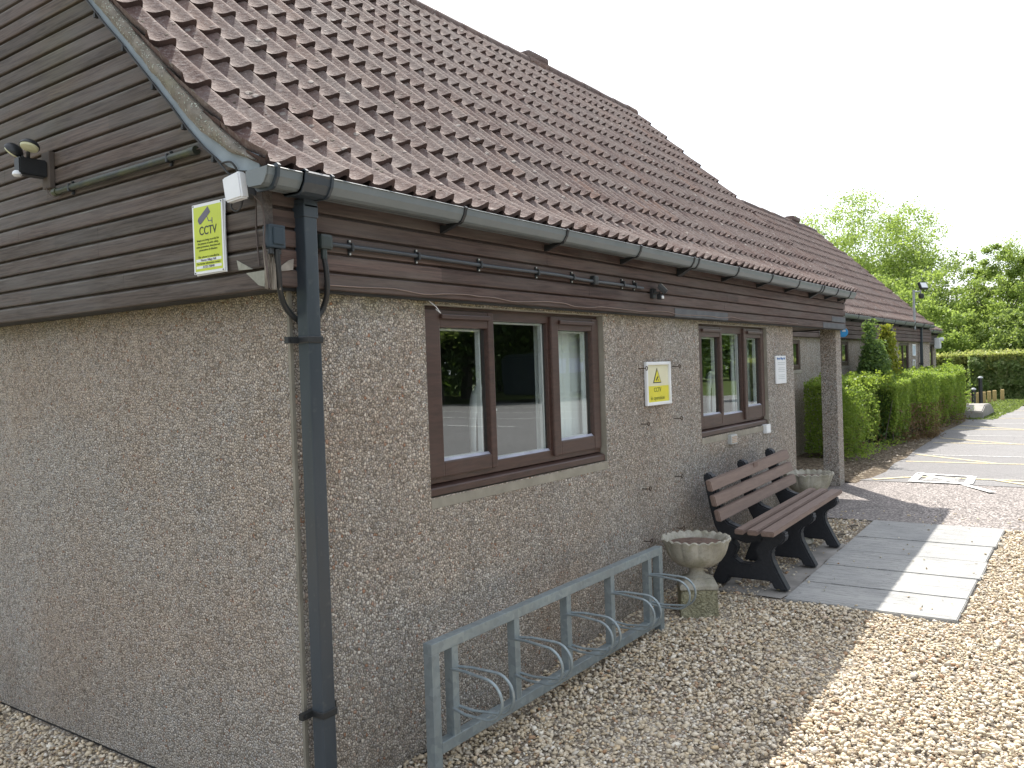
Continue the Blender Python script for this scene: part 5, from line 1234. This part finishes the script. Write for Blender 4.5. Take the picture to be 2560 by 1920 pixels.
# far hedge: a tall clipped laurel hedge across the end of the car park
def hedge_y(name, label, x0, x1, y0, y1, z0, ztop, n, leaf, mat, seed, topmat=None):
    rng = np.random.default_rng(seed); t = thing(name, label, 'hedge', ((x0 + x1) / 2, (y0 + y1) / 2, z0)); Y = rng.uniform(y0, y1, n); V0 = rng.random(n); k = rng.random(n); dep = np.abs(rng.normal(0, .1, n))
    lump = np.array([noise.noise(Vector((yy * 1.1, v * 2, seed))) + .8 * noise.noise(Vector((yy * 3.3, v * 4, seed))) for yy, v in zip(Y, V0)]) * .3
    f = k < .62; X = np.where(f, x0 - lump + dep, x0 + (x1 - x0) * V0); Z = np.where(f, z0 + (ztop - z0) * V0, ztop + lump * .3 - dep * .5)
    V, F = leaf_cards(np.stack([X, Y, Z], 1), leaf * rng.uniform(.6, 1.4, n), rng); npmesh('foliage', V, F, mat, t)
    if topmat:
        m_ = n // 3; P_ = np.stack([rng.uniform(x0, x1, m_), rng.uniform(y0, y1, m_), ztop + rng.uniform(-.05, .22, m_) * rng.random(m_)], 1); q_ = rng.random(m_) < .55; P_[q_, 0] = x0 - .12 + rng.random(q_.sum()) * .15; P_[q_, 2] = ztop + .06 - .5 * rng.random(q_.sum()) ** 1.6; V, F = leaf_cards(P_, leaf * .6 * rng.uniform(.6, 1.4, m_), rng); npmesh('new_growth', V, F, topmat, t)
    b = MB(); r = random.Random(seed)
    for i in range(int((y1 - y0) * 3)):
        yy = r.uniform(y0, y1); b.tube([(x0 + .4, yy, z0 - .05), (x0 + .35 + r.uniform(-.1, .1), yy + r.uniform(-.2, .2), z0 + (ztop - z0) * .8)], .02, 5, radii=[.03, .012], cap=False)
    b.build('stems', M_BARK, t); return t
MNEW = mat_leaf('new_growth_leaf', [(.16, .22, .05), (.26, .32, .08), (.34, .37, .12), (.38, .30, .13)], (.5, .55, .14), .45)
hedge_y('laurel_hedge', 'tall dark laurel hedge with pale new growth across the end of the car park', 28.6, 30.2, -9.0, 1.35, .30, 1.72, 56000, .07, M_LDARK, 71, MNEW)
hedge_y('laurel_hedge', 'lower dark stretch of laurel hedge beside the far corner of the hall', 29.6, 31.0, 1.3, 4.2, .30, 1.72, 16000, .06, M_LDARK, 72, MNEW)
hedge_y('meadow_edge', 'strip of tall yellowish grass and scrub behind the laurel hedge', 34.0, 36.0, -8, 8, .3, 1.6, 9000, .05, MNEW, 73)
rng = np.random.default_rng(15); n = 9000; X = np.concatenate([rng.uniform(18.7, 27.5, n - 3000), rng.uniform(21, 27.5, 3000)]); Y = np.concatenate([rng.uniform(-.4, 1.4, n - 3000), rng.normal(-.36, .04, 3000)])
V, F = leaf_cards(np.stack([X, Y, np.full(n, .375)], 1), .03 * rng.uniform(.5, 1.4, n), rng, 0.0); tag(npmesh('grass', V, F, mat_leaf('grass_blade', [(.07, .11, .025), (.12, .17, .04), (.20, .24, .07)], (.35, .45, .1), .4)), kind='stuff')
# timber posts, kerb block, black bollards
px = [(24.2, .74), (24.75, .66), (25.3, .585), (25.85, .51), (26.4, .43), (27.1, .30)]
first = None
pl = ['nearest post, beside the black bollards', 'second post from the black bollards', 'third post from the black bollards', 'third post from the laurel hedge', 'second post from the laurel hedge', 'round-topped post nearest the laurel hedge']
for (x, y), l in zip(px, pl):
    if first is None:
        b = MB(); b.bbox((x - .06, y - .048, .25), (x + .06, y + .048, .70), .012); first = tag(b.build('timber_post', M_POSTW), 'short pale timber post on the grass verge, ' + l, 'post', 'short pale timber posts on the verge'); fx, fy = x, y
    else:
        c = first.copy(); COL.objects.link(c); c.location = (x - fx, y - fy, 0); c['label'] = 'short pale timber post on the grass verge, ' + l
t = thing('planter_block', 'low grey concrete block with sloping shoulders at the end of the hedge', 'planter', (19.6, .1, .35))
b = MB(); b.prism([(18.9, .3), (18.9, .52), (19.4, .64), (20.4, .62), (21.0, .45), (21.0, .3)], 1, -.12, .5); b.build('block', M_CONC, t, bevel=.02)
for (x, y, h, l) in ((21.4, .2, 1.18, 'taller black bollard with a pale cap behind the concrete block'), (20.8, .28, .92, 'shorter black bollard behind the concrete block')):
    t = thing('bollard', l, 'bollard', (x, y, .36)); b = MB(); b.tube([(x, y, .3), (x, y, h)], .045, 12); b.build('post', M_BLACK, t); b = MB(); b.lathe([(.055, h), (.06, h + .02), (.03, h + .05), (.002, h + .055)], (x, y, 0), 12); b.build('cap', M_METALP, t)

# what the windows mirror: the wooded far side of the car park
proto = tree('car_park_tree', 'dark leafy tree on the far side of the car park, mirrored in the windows', 22, -25, .3, 12, 9, 11.5, 81, M_LREFL, 22000, .17, fork=.22, trunk=.4, open_=.3, levels=3, group='trees along the far side of the car park')
TL = ['third from the near end of the row', 'fourth from the near end of the row', 'just beyond the middle of the row', 'set back past the middle of the row', 'in the front row opposite the far hedge', 'in the far part of the row, set back', 'in the far part of the row, in front', 'second from the far end of the row', 'in the back row behind the middle', 'in the back row towards the far end', 'last of the row at the far end', 'first of the row at the near end', 'standing forward beside the parked van']
r = random.Random(6)
for i, (x, y) in enumerate([(9, -27), (15.5, -24), (29, -24), (35, -27), (41, -23), (48, -26), (55, -23), (62, -27), (26, -31), (45, -32), (70, -25), (3, -25), (33, -19.5)]):
    copy_tree(proto, (x, y, .3), r.uniform(0, 6.28), scale=r.uniform(.75, 1.1), label='dark leafy tree across the car park, ' + TL[i])
for (x, y, l) in ((-13, 15, 'nearest the gable end'), (-19, 7, 'furthest out from the gable end'), (-10, 26, 'behind the gable end')): copy_tree(proto, (x, y, 0), 1.0, scale=.8, label='unseen dark tree added for reflections left of the hall, ' + l)['group'] = 'unseen trees added left of the hall to darken reflections'  # three out-of-view trees added to darken the reflection in the near downpipe
for i, (x, y) in enumerate([(31.5, -17), (24, -20.5)]):
    tree('car_park_tree', ('pale green tree standing in front of the dark trees across the car park', 'leaning bare-trunked tree nearest the tarmac across the car park')[i], x, y, .3, 8.5, 6.5, 6.0, 90 + i, M_LTREE, 12000, .12, fork=.35, trunk=.25, open_=.4, levels=3)
rng = np.random.default_rng(77); n = 90000
P_ = np.stack([rng.uniform(-12, 190, n), -30 - rng.random(n) * 5, .3 + 10.5 * rng.random(n) ** 1.1], 1); P_[:, 2] *= 1 + .12 * np.sin(P_[:, 0] * .9) + .1 * np.sin(P_[:, 0] * 2.3)
V, F = leaf_cards(P_, .30 * rng.uniform(.6, 1.4, n), rng); tag(npmesh('woodland', V, F, M_LREFL), kind='stuff')
t = thing('parked_van', 'dark van parked under the trees across the car park, mirrored in the larger window', 'van', (30.5, -18.6, .36)); b = MB()
b.prism([(28.2, .7), (28.2, 2.35), (28.5, 2.5), (31.9, 2.5), (32.6, 1.6), (33.3, 1.45), (33.35, .7)], 1, -19.5, -17.6); b.build('body', simple('dark_van_paint', (.02, .03, .035), .35), t, bevel=.06)
b = MB(); b.box((30.6, -17.598, 1.6), (31.9, -17.59, 2.25)); b.box((29.0, -17.598, 1.6), (30.4, -17.59, 2.25)); b.build('side_window', simple('violet_poster', (.20, .20, .42), .4), t)
for x in (29.1, 32.3): b = MB(); b.lathe([(.34, -17.75), (.34, -17.55)], (x, 0, .70), 20, 1); b.build('wheel', M_BLACK, t)
